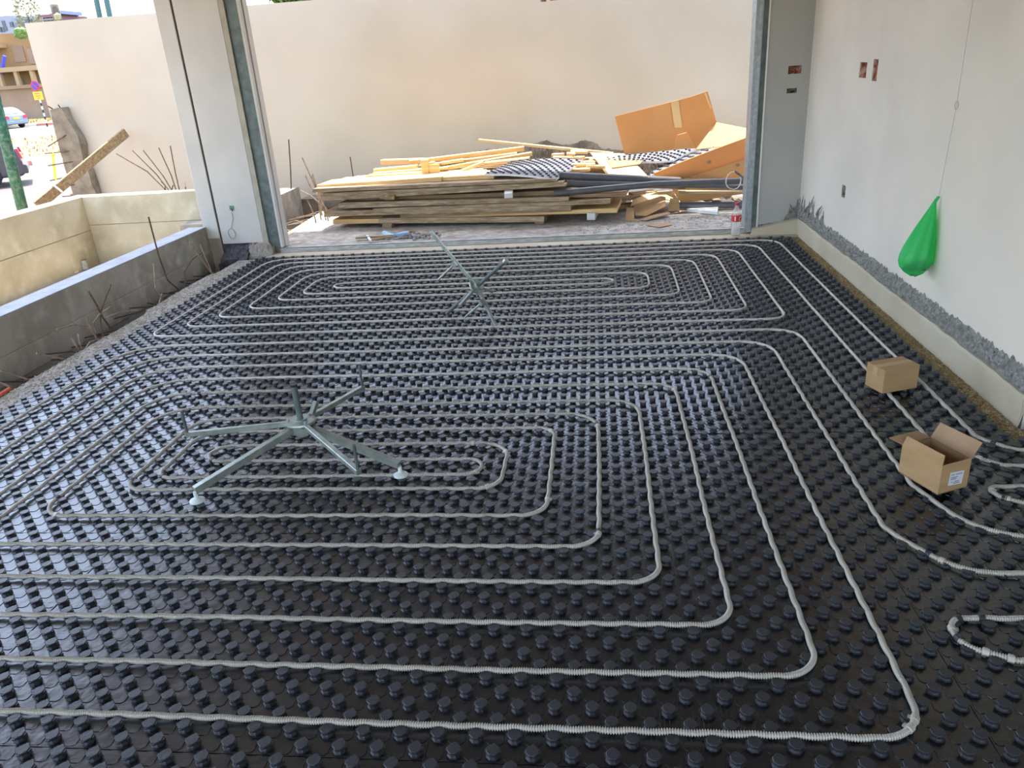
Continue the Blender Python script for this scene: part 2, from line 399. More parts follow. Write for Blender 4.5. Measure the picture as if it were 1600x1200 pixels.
# left column
cl = MB(); cl.box((-3.90, 7.25, .18), (-3.745, 7.42, 2.9))
oc = struct(cl.build('column_left', K['colwhite'], bevel=.004))
b = MB(); b.box((-3.725, 7.25, .12), (-3.30, 7.42, 2.9)); b.build('plastered_face', K['colwhite'], oc, bevel=.004)
b = MB(); b.box((-3.745, 7.262, -.12), (-3.725, 7.42, 2.9)); b.build('movement_joint', K['groove'], oc)
b = MB(); b.box((-3.30, 7.252, .10), (-3.25, 7.42, 2.9)); b.build('reveal_strip', K['casing'], oc)
b = MB(); b.box((-3.25, 7.272, .05), (-3.135, 7.40, 2.9)); b.build('door_channel', K['channel'], oc)
b = MB(); b.box((-3.135, 7.262, .06), (-3.115, 7.32, 2.9)); b.box((-3.135, 7.328, .06), (-3.105, 7.42, 2.9)); b.build('outer_reveal', K['colwhite'], oc)
# the bare concrete base of the column, down into the trench
b = MB(); b.box((-3.90, 7.262, -.75), (-3.745, 7.42, .2)); b.build('concrete_base', K['concrete'], oc)
b = MB(); b.box((-3.725, 7.256, -.75), (-3.50, 7.42, .125)); b.build('bitumen_base', K['bitumen'], oc)

# rubble ledge under the left column (mortar + bitumen)
def lump(name, x0, x1, y0, y1, z0, hfun, m, parent=None, nx=60, ny=16):
    V = []; Fc = []
    for j in range(ny+1):
        for i in range(nx+1):
            x = x0+(x1-x0)*i/nx; y = y0+(y1-y0)*j/ny; V.append((x, y, hfun(x, y)))
    n = nx+1
    for j in range(ny):
        for i in range(nx): Fc.append((j*n+i, j*n+i+1, (j+1)*n+i+1, (j+1)*n+i))
    o = len(V)
    ring = [i for i in range(n)] + [j*n+nx for j in range(1, ny+1)] + [ny*n+i for i in range(nx-1, -1, -1)] + [j*n for j in range(ny-1, 0, -1)]
    for k in ring: V.append((V[k][0], V[k][1], z0))
    for k in range(len(ring)):
        k2 = (k+1) % len(ring); Fc.append((ring[k], o+k, o+k2, ring[k2]))
    b = MB(); b.add(V, Fc); return b.build(name, m, parent)
nz = lambda x, y, s: noise.noise(Vector((x*s, y*s, 3.1)))
lump('mortar_ledge', -3.50, -3.20, 7.12, 7.26, -.03, lambda x, y: max(-.02, .015+(y-7.12)/.14*.10*(.6 if x < -3.46 else 1)+.012*nz(x,y,40)-.9*max(0,x+3.24)), K['slab'], oc)
lump('bitumen_coating', -3.72, -3.42, 7.06, 7.26, -.3, lambda x, y: max(-.2, .0+(y-7.06)/.2*.11+.02*nz(x,y,25)-.5*max(0,-3.62-x)), K['bitumen'], oc)

# threshold: cement ledge + aluminium sill
sbox('trim_ledge', (-3.24, 7.085, -.03), (1.86, 7.30, .006), K['curb'])
sl_ = MB(); sl_.box((-3.15, 7.275, .0), (1.40, 7.281, .05)); sl_.box((-3.15, 7.275, .046), (1.40, 7.325, .052))
struct(sl_.build('trim_sill', K['alu']))

# curb of the right wall and its ragged mortar line
def curb_top(y): return .135 + .012*noise.noise(Vector((y*2.1, 0, 0))) + .008*noise.noise(Vector((y*9, 4, 0)))
V = []; Fc = []; ny = 160
for i in range(ny+1):
    y = 3.2 + (7.26-3.2)*i/ny; zt = curb_top(y)
    V += [(1.822, y, -.03), (1.824, y, zt-.01), (1.832, y, zt+.004), (1.852, y, zt+.006)]
for i in range(ny):
    for k in range(3): Fc.append((i*4+k, (i+1)*4+k, (i+1)*4+k+1, i*4+k+1))
Fc += [(0,1,2,3), tuple(ny*4+k for k in (3,2,1,0))]
b = MB(); b.add(V, Fc); struct(b.build('baseboard_right', K['curb'], smooth=False))
# curb in front of the right return
b = MB(); b.hexa([(1.42,7.16,-.03),(1.83,7.12,-.03),(1.83,7.25,-.03),(1.42,7.25,-.03),(1.44,7.215,.05),(1.83,7.19,.13),(1.83,7.252,.14),(1.44,7.252,.06)])
struct(b.build('baseboard_return', K['curb']))

def ragged(name, P, a0, a1, zlo, zhi, na, nzz, dep, m, parent=None, seed=0., kind=True):
    """mortar band: P(a,z,d)->point; zlo/zhi functions of a"""
    V = []; Fc = []; n = nzz+1
    for i in range(na+1):
        a = a0+(a1-a0)*i/na; lo = zlo(a); hi = zhi(a)
        for j in range(n):
            t = j/nzz; z = lo+(hi-lo)*t
            e = min(t, 1-t)*6; e = min(1, e)
            d = .002 + e*(dep*.55 + dep*.9*noise.noise(Vector((a*34, z*34, seed))) + dep*.5*noise.noise(Vector((a*90, z*90, seed))))
            V.append(P(a, z, d))
    for i in range(na):
        for j in range(nzz): Fc.append((i*n+j, (i+1)*n+j, (i+1)*n+j+1, i*n+j+1))
    b = MB(); b.add(V, Fc); o = b.build(name, m, parent)
    if not parent: struct(o)
    return o
jag = lambda a, s, sc: noise.noise(Vector((a*sc, s, 0)))
ragged('trim_mortar_right', lambda a, z, d: (WX - d, a, z), 3.22, 7.25, lambda a: curb_top(a)-.002,
       lambda a: .243 + .02*jag(a,1,7) + .02*jag(a,2,30) + .014*jag(a,3,70) + (.10*max(0, math.sin(a*42))**6 if a > 6.35 else 0), 620, 12, .02, K['rough'])
ragged('trim_mortar_return', lambda a, z, d: (a, 7.25 - d, z), 1.49, WX, lambda a: .05+.2*(a-1.49)*.8,
       lambda a: .085 + .12*(a-1.49) + (.16*(a-1.70)/.15 if a > 1.70 else 0)+.02*jag(a,5,40)+(.05*max(0,math.sin(a*90))**4 if a > 1.7 else 0), 90, 10, .016, K['rough'])
# mortar splinters in the corner
b = MB()
for (p0, p1, r) in [((1846,1,1),(0,0,0),0)][:0]: pass
for q0, q1, r in [((1247,343),(1270,314),.012),((1252,330),(1256,305),.008),((1268,322),(1272,306),.008),((1276,335),(1284,322),.012),((1262,340),(1268,318),.010),((1240,330),(1234,318),.007)]:
    a = PX(*q0, WX-.02) if q0[0] > 1249 else PY(*q0, 7.24); c = PX(*q1, WX-.015) if q1[0] > 1249 else PY(*q1, 7.24)
    b.tube([a, (Vector(a)*.5+Vector(c)*.5)+Vector((-.006,0,0)), c], [r, r*.8, r*.25], 6)
struct(b.build('trim_mortar_splinters', K['rough']))

# gravel strips
def gravel(name, x0f, x1f, y0, y1, z, n, r, m, label, base):
    b = MB(); ny = 60
    V = []; Fc = []
    for i in range(ny+1):
        y = y0+(y1-y0)*i/ny; V += [(x0f(y), y, z-.02), (x0f(y), y, z), (x1f(y), y, z), (x1f(y), y, z-.02)]
    for i in range(ny):
        for k in range(3): Fc.append((i*4+k, i*4+k+1, (i+1)*4+k+1, (i+1)*4+k))
    b.add(V, Fc)
    for i in range(n):
        y = random.uniform(y0, y1); x = random.uniform(x0f(y), x1f(y)); rr = random.uniform(.5, 1.3)*r
        b.rock((x, y, z+rr*.2), rr, i)
    o = b.build(name, m); return tag(o, label, 'gravel', kind='stuff')
gravel('gravel_strip', lambda y: 1.735, lambda y: 1.823, 3.02, 7.12, -.012, 5200, .0068, K['gravel'], 'tan gravel filling the narrow gap between black mat and right curb', 0)
edge = lambda y: -3.50 + .03*noise.noise(Vector((y*1.7, 0, 5))) + .012*noise.noise(Vector((y*8, 0, 5))) - (.05 if 5.4 < y < 6.6 else 0)
gravel('grit_edge', edge, lambda y: -3.30, .2, 7.06, -.008, 3600, .007, K['gravel_g'], 'pale grit and broken screed along the left edge of the floor above the trench', 0)

# trench on the left
sbox('trench_floor', (-7.2, -3, -.9), (-3.3, 10.3, -.72), K['soil'])
b = MB()
b.box((-4.05, -3, .05), (-3.87, 7.26, .292)); b.box((-4.06, -3, -.13), (-3.862, 7.26, .05)); b.box((-4.08, -3, -.75), (-3.88, 7.26, -.13))
tw = struct(b.build('wall_trench', K['concrete'], bevel=.004))
b = MB(); b.box((-4.05, -3, .292), (-3.87, 7.25, .30)); b.build('sky_tinted_top', K['concrete_b'], tw)
b = MB(); b.box((-4.25, 7.44, -.75), (-3.86, 9.86, .30)); struct(b.build('wall_trench_end', K['concrete'], bevel=.006))
b = MB(); b.box((-3.9, 9.95, -.75), (-3.2, 10.3, .12)); b.box((-3.62, 9.9, .0), (-3.3, 10.25, .2)); struct(b.build('wall_pit_end', K['roughd']))
# broken pale edge of the patio slab beside the pit
b = MB(); b.hexa([(-3.42,7.6,-.1),(-3.30,7.6,-.1),(-3.30,9.4,-.1),(-3.46,9.4,-.1),(-3.38,7.6,.04),(-3.30,7.6,.05),(-3.30,9.4,.05),(-3.44,9.4,.04)])
struct(b.build('trim_patio_edge', K['curb']))
# planter with tall outer walls
b = MB()
b.box((-5.55, -3, -.75), (-5.38, 7.82, .60)); b.box((-5.38, 7.65, -.75), (-4.06, 7.82, .60))
pl = struct(b.build('wall_planter', K['concrete_w'], bevel=.005))
b = MB(); b.box((-5.383, -3, .245), (-5.378, 7.652, .252)); b.box((-5.38, 7.648, .30), (-4.06, 7.653, .306)); b.build('formwork_line', K['roughd'], pl)
sbox('planter_floor', (-5.38, -3, -.2), (-4.07, 7.65, -.12), K['psand'])

# far garden wall
hf = [(-.615, -.545, 2.27, 2.40), (-.50, -.40, 2.275, 2.40)]
wf = wall_holes('wall_far', 'y', 10.3, -7.36, 6.0, -.7, 2.49, .18, hf, K['cream'], 1)
for i, h in enumerate(hf): fill_hole('brick_opening', 'y', 10.3, h, K['brick'], 1, wf, 11+i*3)
tops = [(-3.9,.14),(-3.3,.25),(-3.16,.30),(-3.1,.43),(-3.02,.44),(-2.6,.50),(-2.3,.52),(-2.05,.62),(-1.7,.58),(-1.5,.68),(-.95,.70),(-.62,.76),(-.45,.70),(-.3,.69),(-.12,.74),(.0,.70),(.1,.62),(.6,.55),(1.4,.5),(3.0,.45)]
def topf(a):
    for (a0, z0), (a1, z1) in zip(tops, tops[1:]):
        if a0 <= a <= a1: return z0+(z1-z0)*(a-a0)/(a1-a0)-.10+.016*jag(a,1,14)+.016*jag(a,2,40)
    return .4
ragged('trim_mortar_far', lambda a, z, d: (a, 10.3 - d, z), -3.9, 3.0, lambda a: -.1, topf, 520, 18, .03, K['roughd'])

# broken concrete stub at the end of the far wall
out = [PY(*q, 10.15) for q in [(115,306),(101,262),(88,215),(78,172),(88,169),(95,168),(105,185),(121,212),(125,226),(130,250),(138,268),(143,288),(152,306)]]
b = MB(); n = len(out)
b.add([tuple(p) for p in out] + [(p.x+.02*((i*7)%3-1), 10.285, p.z) for i, p in enumerate(out)], [tuple(range(n)), tuple(range(2*n-1,n-1,-1))] + [(i,n+i,n+(i+1)%n,(i+1)%n) for i in range(n)])
b.box((-7.30, 10.16, -.7), (-6.93, 10.285, .32))
stub = tag(b.build('concrete_stub', K['roughd']), 'broken brown concrete stub with rusty bars at the left end of the white garden wall', 'concrete stub')
for q0, q1 in [((105,210),(75,229)),((110,236),(70,240)),((116,252),(75,259)),((112,275),(75,283)),((118,288),(90,292)),((125,305),(97,307)),((82,170),(75,166)),((94,168),(91,164))]:
    t = MB(); t.tube([PY(*q0, 10.16), PY(*q1, 10.05)], .008, 6); t.build('rebar_end', K['rust'], stub)

# ------------------------------------------------------------------ heating mat
G = .05; GX, GY = -.21033, 1.45887
def gx(i): return GX + G*i
def gy(j): return GY + G*j
def oct_ring(r, n=8, ph=PI/8): return [(r*math.cos(ph+2*PI*k/n), r*math.sin(ph+2*PI*k/n)) for k in range(n)]
def template_knob(hi):
    V = []; Q = []; N = 8
    prof = [(.0195,.0),(.0160,.003),(.0142,.006),(.0140,.0135),(.0178,.015),(.0182,.0178),(.0166,.0192)] if hi else [(.0160,.0),(.0140,.0135),(.0181,.015),(.0172,.0192)]
    for r, z in prof: V += [(x, y, z) for x, y in oct_ring(r)]
    for i in range(len(prof)-1):
        for k in range(N): Q.append((i*N+k, i*N+(k+1)%N, (i+1)*N+(k+1)%N, (i+1)*N+k))
    O = [tuple((len(prof)-1)*N+k for k in range(N))]
    if hi:                                   # four lugs under the rim
        for a in range(4):
            c, s = math.cos(a*PI/2), math.sin(a*PI/2); o = len(V)
            for x in (.015, .0212):
                for y in (-.0042, .0042):
                    for z in (.0125, .0172): V.append((x*c-y*s, x*s+y*c, z))
            for f in [(0,1,3,2),(4,6,7,5),(0,4,5,1),(2,3,7,6),(1,5,7,3),(0,2,6,4)]: Q.append(tuple(o+i for i in f))
    return np.array(V), np.array(Q), np.array(O)
def template_pad():
    pts = []; a = .0215; c = .009
    for x, y in [(a-c,a),(a,a-c),(a,-a+c),(a-c,-a),(-a+c,-a),(-a,-a+c),(-a,a-c),(-a+c,a)]: pts.append((x, y))
    pts = pts[::-1]
    V = [(x*1.03, y*1.03, 0) for x, y in pts] + [(x, y, .0018) for x, y in pts]
    Q = [(k, (k+1)%8, 8+(k+1)%8, 8+k) for k in range(8)]
    return np.array(V), np.array(Q), np.array([tuple(range(8, 16))])
def scatter(T, pts):
    V, Q, O = T; n = len(pts); k = len(V)
    VV = (V[None] + pts[:, None, :]).reshape(-1, 3)
    off = (np.arange(n)*k)[:, None, None]
    return VV, (Q[None]+off).reshape(-1, Q.shape[1]), (O[None]+off).reshape(-1, O.shape[1])
kn_hi, kn_lo, pads = [], [], []
for j in range(-22, 112):
    for i in range(-62, 60):
        x, y = gx(i+.5), gy(j+.5)
        if x > 1.735 and y > 3.06: continue
        if y < .4 and False: continue
        if x < -3.3: continue
        if x < -3.24 and y > 7.0: continue
        if (i+j) % 2 == 0: (kn_hi if y < 3.4 else kn_lo).append((x, y, 0))
        else: pads.append((x, y, 0))
mv = []; mf = {4: [], 8: []}; off = 0
for T, pts in ((template_knob(True), kn_hi), (template_knob(False), kn_lo)):
    v, q, o = scatter(T, np.array(pts)); mv.append(v); mf[4].append(q+off); mf[8].append(o+off); off += len(v)
kn_v = np.concatenate(mv); kn_q = np.concatenate(mf[4]); kn_o = np.concatenate(mf[8])
# base sheet
b = MB(); x0, y0, y1 = -3.30, .36, gy(112)+.01
b.box((x0, y0, -.03), (1.737, y1, 0)); b.box((1.737, y0, -.03), (2.79, 3.06, 0))
for i in range(-62, 40): pass
base = b.build('heating_mat', K['mat'])
tag(base, 'black studded underfloor heating mat covering the whole room floor', 'heating mat')
v, q, o = scatter(template_pad(), np.array(pads)); mesh_np('moulded_pads', v, [q, o], K['mat'], base)
kb = mesh_np('studs', kn_v, [kn_q, kn_o], K['knob'], base)
kb['kind'] = 'stuff'
# cross ribs joining the stud feet (dark channels beside every stud)
b = MB()
for sx in (23, -5, -33, 51):
    b.box((gx(sx)-.002, y0, 0), (gx(sx)+.002, y1 if sx < 38 else 3.05, .0024))
for sj in (-2, 18, 34, 50, 66, 82, 98): b.box((x0, gy(sj)-.0015, 0), (1.73, gy(sj)+.0015, .0022))
b.build('panel_seam', K['mat'], base)

# ------------------------------------------------------------------ pipes
def fillet(pts, rad, step=.004):
    """round a polyline's corners; pts 2D grid units, rad list in grid units"""
    out = []
    n = len(pts)
    for k in range(n):
        p = Vector(pts[k][:2])
        if k in (0, n-1): out.append(p); continue
        a = Vector(pts[k-1][:2]); c = Vector(pts[k+1][:2]); r = rad[k]
        u = (a-p); v = (c-p); lu, lv = u.length, v.length; u.normalize(); v.normalize()
        ang = math.acos(max(-1, min(1, u.dot(v)))); t = r/math.tan(ang/2); t = min(t, lu*.5, lv*.5); r2 = t*math.tan(ang/2)
        s0 = p+u*t; s1 = p+v*t; cc = p+(u+v).normalized()*(r2/math.sin(ang/2))
        a0 = math.atan2(s0.y-cc.y, s0.x-cc.x); a1 = math.atan2(s1.y-cc.y, s1.x-cc.x)
        d = (a1-a0+PI) % (2*PI)-PI; m_ = 9
        for q in range(m_+1): th = a0+d*q/m_; out.append(Vector((cc.x+r2*math.cos(th), cc.y+r2*math.sin(th))))
    return out
def pipe_mesh(name, pts, label, clips=(), default=2.2):
    rad = [(p[2] if len(p) > 2 else default) for p in pts]
    L = fillet(pts, rad)
    # to metres, resample
    P = [Vector((gx(p.x), gy(p.y), 0)) for p in L]
    seg = [(P[i+1]-P[i]).length for i in range(len(P)-1)]
    tot = sum(seg); samples = []; acc = 0
    i = 0; s = 0; pos = 0.0
    cum = [0]
    for q in seg: cum.append(cum[-1]+q)
    d = 0; idx = 0; ring = []; k = 0
    while d < tot:
        while idx < len(seg)-1 and cum[idx+1] < d: idx += 1
        t = (d-cum[idx])/max(seg[idx], 1e-9); p = P[idx].lerp(P[idx+1], t)
        tang = (P[idx+1]-P[idx]).normalized()
        # weave between the studs
        gxx = (p.x-GX)/G; gyy = (p.y-GY)/G
        ax = abs(tang.y) > .97; ah = abs(tang.x) > .97
        off = Vector((0,0,0))
        if ax: off.x = -.0015*(-1)**round(gxx)*math.sin(PI*gyy)
        elif ah: off.y = -.0015*(-1)**round(gyy)*math.sin(PI*gxx)
        wob = noise.noise(Vector((p.x*1.6, p.y*1.6, len(pts)*.3)))*.006
        if ah: off.y += wob
        if ax: off.x += wob
        z = .0158+.0022*(.5+.5*noise.noise(Vector((d*2.2, len(pts), 0))))
        near = p.y < 3.9
        r = (.0091 if k % 4 < 2 else .0058) if near else .0086
        samples.append((p.x+off.x, p.y+off.y, z, r)); k += 1
        d += .0017 if near else .0125
    A = np.array(samples); c = A[:, :3].copy()
    # smooth sideways jumps
    ker = np.ones(15)/15
    for ax_ in range(2):
        sm = np.convolve(np.pad(c[:, ax_], 7, mode='edge'), ker, mode='valid'); c[:, ax_] = sm
    T = np.gradient(c, axis=0); T /= np.linalg.norm(T, axis=1)[:, None]
    Sd = np.stack([-T[:, 1], T[:, 0], np.zeros(len(T))], 1); Sd /= np.linalg.norm(Sd, axis=1)[:, None]
    U = np.cross(T, Sd); N = 10
    th = np.arange(N)*2*PI/N
    V = c[:, None, :] + A[:, 3][:, None, None]*(np.cos(th)[None, :, None]*Sd[:, None, :]+np.sin(th)[None, :, None]*U[:, None, :])
    n = len(c); idx = np.arange(n*N).reshape(n, N); nx = np.roll(idx, -1, axis=1)
    Q = np.stack([idx[:-1], nx[:-1], nx[1:], idx[1:]], -1).reshape(-1, 4)
    o = mesh_np(name, V.reshape(-1, 3), [Q], K['pipe'], smooth=True)
    tag(o, label, 'heating pipe')
    # clips at the listed pixel points: snap to nearest sample
    for cxp, cyp in clips:
        q = PZ(cxp, cyp, .012); kk = int(np.argmin((c[:, 0]-q.x)**2+(c[:, 1]-q.y)**2))
        a = Vector(c[kk]); t = Vector(T[kk])
        m_ = MB(); m_.tube([a-t*.009, a-t*.008, a+t*.008, a+t*.009], [.0095, .0112, .0112, .0095], 12)
        sd = Vector((-t.y, t.x, 0)); m_.bar(a+sd*.009, a+sd*.017, .012, .006)
        m_.build('pipe_clip', K['knob'] if (cxp+cyp) % 2 else K['pipe'], o)
    return o
E_ = 75   # off-frame right end
pipe_mesh('heating_pipe', [(E_,17,2),(30,17.3,5),(28,24,3),(28,61,2.6),(-58,61,5),(-58,0,3),(20,0,2.4),(20,53,3),(-51,53,5),(-51,8,3),(12,8,2),(12,45,2.6),(-45,45,4),(-45,16,3),(4,16,2),(4,38,3.2),
    (-37,38,2.5),(-37,24,1.8),(-4,24,2),(-4,32,2.6),(-32,32,1.5),(-32,29,1.5),(-6,29,1.4),(-6,26.3,1.4),(-35,26,1.4),(-35,35,2.2),(0,35,1.8),(0,20,2),(-42,20,2.2),(-42,41,4),(8,41,3),(8,12,2),(-48,12,3),(-48,49,5),
    (16,49,3),(16,4,2.2),(-54,4,3),(-54,57,5),(24,57,3),(24,18,4),(27,13.3,4),(E_,13,2)],
    'pale corrugated heating pipe in the large nearer double spiral under the upright steel stand',
    clips=[(1440,1130),(1035,565),(1056,610),(930,665),(922,668),(858,676),(942,838),(774,778),(788,708),(925,832),(100,800),(97,780),(205,752),(263,742),(333,720),(262,734),(1436,1150),(1105,590),(250,612),(742,684),(748,740),(850,782),(310,617),(308,692),(1430,877),(1460,888)])
pipe_mesh('heating_pipe', [(E_,29.4,2),(38,29.6,2.2),(36,32,2.2),(36,109,3),(-58,109,3.5),(-58,65,1.6),(28,65,1.4),(28,103,2.5),(-52,103,3),(-52,73,1.3),(20,73,1.4),(20,97,2),(-46,97,3),(-46,81,1.4),(12,81,1.4),
    (12,90,1.5),(-39,90,1.3),(-39,87,1.3),(7,87,1.2),(7,84.3,1.2),(-43,84,1.4),(-43,94,2.4),(16,94,1.6),(16,77,1.4),(-49,77,1.3),(-49,100,3),(24,100,2.4),(24,69,1.4),(-55,69,1.4),(-55,106,3.2),(32,106,2.8),(32,31,2.5),(36,27,2),(E_,27,2)],
    'pale corrugated heating pipe in the farther double spiral under the toppled steel stand', clips=[(1545,698),(1516,728),(1217,376),(1226,490)])
pipe_mesh('heating_pipe', [(E_,24,2),(33.2,23.9,1.0),(33.4,22.4,.8),(36,20.8,2),(E_,20.6,2)], 'end loop of corrugated pipe entering from the right frame edge beside the open box', clips=[(1542,766),(1565,786),(1572,788)], default=1.4)
pipe_mesh('heating_pipe', [(E_,9,2),(24.2,9,1.3),(24.2,6.6,1.3),(26.5,5.6,2),(E_,5.4,2)], 'end loop of corrugated pipe entering from the right frame edge, lowest in view', clips=[(1488,963),(1470,982),(1497,1000),(1540,1018),(1580,1030),(1525,958)], default=1.4)
# ------------------------------------------------------------------ upright pipe decoiler
def square_arm(name, a, b, parent, wd=.026, ht=.03, m='decoil'):
    q = MB(); q.bar(a, b, wd, ht); return q.build(name, K[m], parent, bevel=.002)
HB = Vector((-1.318, 2.925, .2))
t = empty('pipe_decoiler', (HB.x, HB.y, 0), 'upright zinc steel pipe decoiler with radiating arms standing on the nearer pipe spiral', 'pipe stand')
q = MB(); q.lathe([(.0,.0),(.066,.0),(.068,.004),(.066,.012),(.03,.013),(.03,.02),(0,.02)], HB, 32); q.build('hub_plate', K['decoil'], t, smooth=False)
q = MB(); q.lathe([(0,-.06),(.034,-.06),(.034,0),(0,0)], HB, 20); q.box((HB.x-.045,HB.y-.045,HB.z-.045),(HB.x+.045,HB.y+.045,HB.z-.008)); q.build('hub_body', K['decoil'], t, bevel=.003)
q = MB(); q.tube([HB+Vector((0,0,.012)), HB+Vector((-.004,.004,.175))], .0135, 16); po = q.build('centre_post', K['channel'], t)
q = MB(); q.tube([HB+Vector((-.004,.004,.172)), HB+Vector((-.004,.004,.182))], .016, 16); q.build('end_cap', K['black'], po)
arms = [(PZ(290,679,.2), (284,648)), (PZ(568,605,.2), (564,581)), (PZ(561,738,.2), (557,706))]
for tip, pg in arms:
    d = (tip-HB); d.z = 0; d.normalize()
    A_ = square_arm('arm', HB+d*.05, tip, t, .022, .022)
    q = MB(); q.tube([tip-d*.008, tip-d*.008+Vector((0,0,.115))], .0065, 10); q.build('coil_peg', K['channel'], A_)
    q = MB(); q.tube([HB+d*.055+Vector((0,0,-.02)), HB+d*.055+Vector((0,0,.022))], .006, 6); q.build('bolt', K['galv'], A_)
for fp in [PZ(308,781,.026), PZ(626,741,.026)]:
    fp = Vector(fp); d = (fp-HB); d.z = 0; ln = d.length; d.normalize()
    L_ = square_arm('leg', HB+d*.04+Vector((0,0,-.02)), Vector((fp.x,fp.y,.072)), t, .03, .03)
    q = MB(); q.lathe([(0,.0),(.031,.0),(.031,.006),(.02,.012),(.009,.016),(.009,.045),(0,.045)], (fp.x,fp.y,.02), 20); q.build('foot', K['foot'], L_)
q = MB(); q.bar(HB+Vector((.025,.06,.0)), HB+Vector((.04,.11,.05)), .02, .02); q.build('lock_lever', K['decoil'], t)

# toppled decoiler
H2 = Vector(PZ(745,448,.25)); E1 = Vector(PZ(776,512,.034)); E2 = Vector(PZ(698,490,.03))
t = empty('pipe_decoiler', (H2.x, H2.y, 0), 'toppled steel pipe decoiler lying on its side on the farther pipe spiral', 'pipe stand')
pd = (H2-E2).normalized()
q = MB(); q.tube([E2, H2+pd*.30], .013, 12); q.build('centre_post', K['channel'], t)
q = MB(); q.tube([H2+pd*.30, H2+pd*.325], .018, 10); q.build('end_cap', K['decoil'], t)
q = MB(); q.tube([H2-pd*.03, H2+pd*.03], .035, 16); q.tube([H2-pd*.004, H2+pd*.004], .06, 20); q.build('hub_body', K['decoil'], t)
def plane_pt(x, y):
    d = ray(x, y); k = ((H2-CAM).dot(pd))/d.dot(pd); return CAM+d*k
for (tx, ty), peg in [((673,362), .5), ((776,512), .42), ((770,456), None), ((718,478), None)]:
    tip = plane_pt(tx, ty); a = square_arm('arm', H2, tip, t, .02, .02, 'galv' if tx == 776 else 'decoil')
    if peg is not None:
        base_ = H2.lerp(tip, .53 if tx == 673 else .40)
        pe = plane_pt(710,413) if tx == 673 else plane_pt(753,473)
        q = MB(); q.tube([pe, pe-pd*.19], .0075, 10); q.build('coil_peg', K['decoil'], a)
        q = MB(); dd = (tip-H2).normalized(); q.bar(pe-dd*.02, pe+dd*.02, .028, .028); q.build('peg_carriage', K['decoil'], a)

# ------------------------------------------------------------------ cardboard boxes on the mat
def rotz(v, a): return Vector((v[0]*math.cos(a)-v[1]*math.sin(a), v[0]*math.sin(a)+v[1]*math.cos(a), v[2] if len(v) > 2 else 0))
ZT = .026
B0, B1, B2 = Vector(PZ(1345.5,602.5,ZT)), Vector(PZ(1378,615.6,ZT)), Vector(PZ(1432.5,606,ZT))
t = empty('cardboard_box', (B1.x, B1.y, ZT), 'small closed cardboard box lying on the black mat by the right wall', 'box')
u = (B2-B1).normalized()*.195; v = Vector((-u.y, u.x, 0)).normalized()*.126; h = Vector((0,0,.118))
q = MB(); q.hexa([B1, B1+u, B1+u+v, B1+v, B1+h, B1+u+h, B1+u+v+h, B1+v+h]); q.build('box_body', K['card'], t, bevel=.003, seg=2)
q = MB()
for f0, f1 in ((0,.497),(.503,1)): q.hexa([B1+v*f0+h, B1+u+v*f0+h, B1+u+v*f1+h, B1+v*f1+h] + [p+Vector((0,0,.003)) for p in (B1+v*f0+h, B1+u+v*f0+h, B1+u+v*f1+h, B1+v*f1+h)])
q.build('top_flap', K['card'], t)
q = MB(); e = Vector((0,0,.0034))
q.sheet([B1+h+v*.36+e-u*.004, B1+h+u*1.004+v*.36+e, B1+h+u*1.004+v*.64+e, B1+h+v*.64+e-u*.004], .0006)
q.sheet([B1+h+v*.36-u*.006, B1+h+v*.64-u*.006, B1+h*.62+v*.64-u*.006, B1+h*.62+v*.36-u*.006], .0006); q.build('packing_tape', K['tape'], t)

D0, D1, D2 = Vector(PZ(1398,739,ZT)), Vector(PZ(1464.8,773.3,ZT)), Vector(PZ(1509.6,760.8,ZT))
t = empty('cardboard_box', (D1.x, D1.y, ZT), 'open cardboard box with raised flaps and a paper label standing on the black mat', 'box')
u = (D2-D1).normalized()*.138; v = (D0-D1); v = (v-u.normalized()*v.dot(u.normalized())).normalized()*.19; h = Vector((0,0,.12)); th = .004
un, vn = u.normalized(), v.normalized()
D3 = D1+u+v
def panel(b, a0, a1, inward, hh=h):
    b.hexa([a0, a1, a1+inward*th, a0+inward*th, a0+hh, a1+hh, a1+inward*th+hh, a0+inward*th+hh])
q = MB(); panel(q, D1, D1+u, vn); panel(q, D1+v, D3, -vn); panel(q, D1+vn*th, D1+v-vn*th, un); panel(q, D1+u+vn*th, D3-vn*th, -un)
q.hexa([D1, D1+u, D3, D1+v] + [p+Vector((0,0,.004)) for p in (D1, D1+u, D3, D1+v)])
q.build('box_body', [K['card']], t)
def flap(p0, p1, out, name, m='card', cut=.0):
    p0, p1 = Vector(p0), Vector(p1); e = (p1-p0)
    q = MB(); q.sheet([p0, p1, p1+out-e*cut, p0+out+e*cut], .0035); return q.build(name, K[m], t)
Z1 = Vector((0,0,1))
flap(D1+u+h, D3+h, un*.040+Z1*.058, 'long_flap', 'cardin')
flap(D3+h, D1+v+h, vn*.035-un*.035+Z1*.022, 'short_flap', 'cardin')
flap(D1+v+h, D1+h, un*.010+Z1*.040, 'long_flap', 'card', .04)
flap(D1+h, D1+u+h, (CAM-(D1+h)).normalized()*.062+un*.012, 'short_flap', 'card')
q = MB(); o_ = D1-vn*.0006; a0 = .30; 
pts = [o_+u*.30+h*.24, o_+u*.78+h*.20, o_+u*.80+h*.66, o_+u*.32+h*.70]
q.sheet(pts, -.0008); lb = q.build('paper_label', K['label'], t)
q = MB()
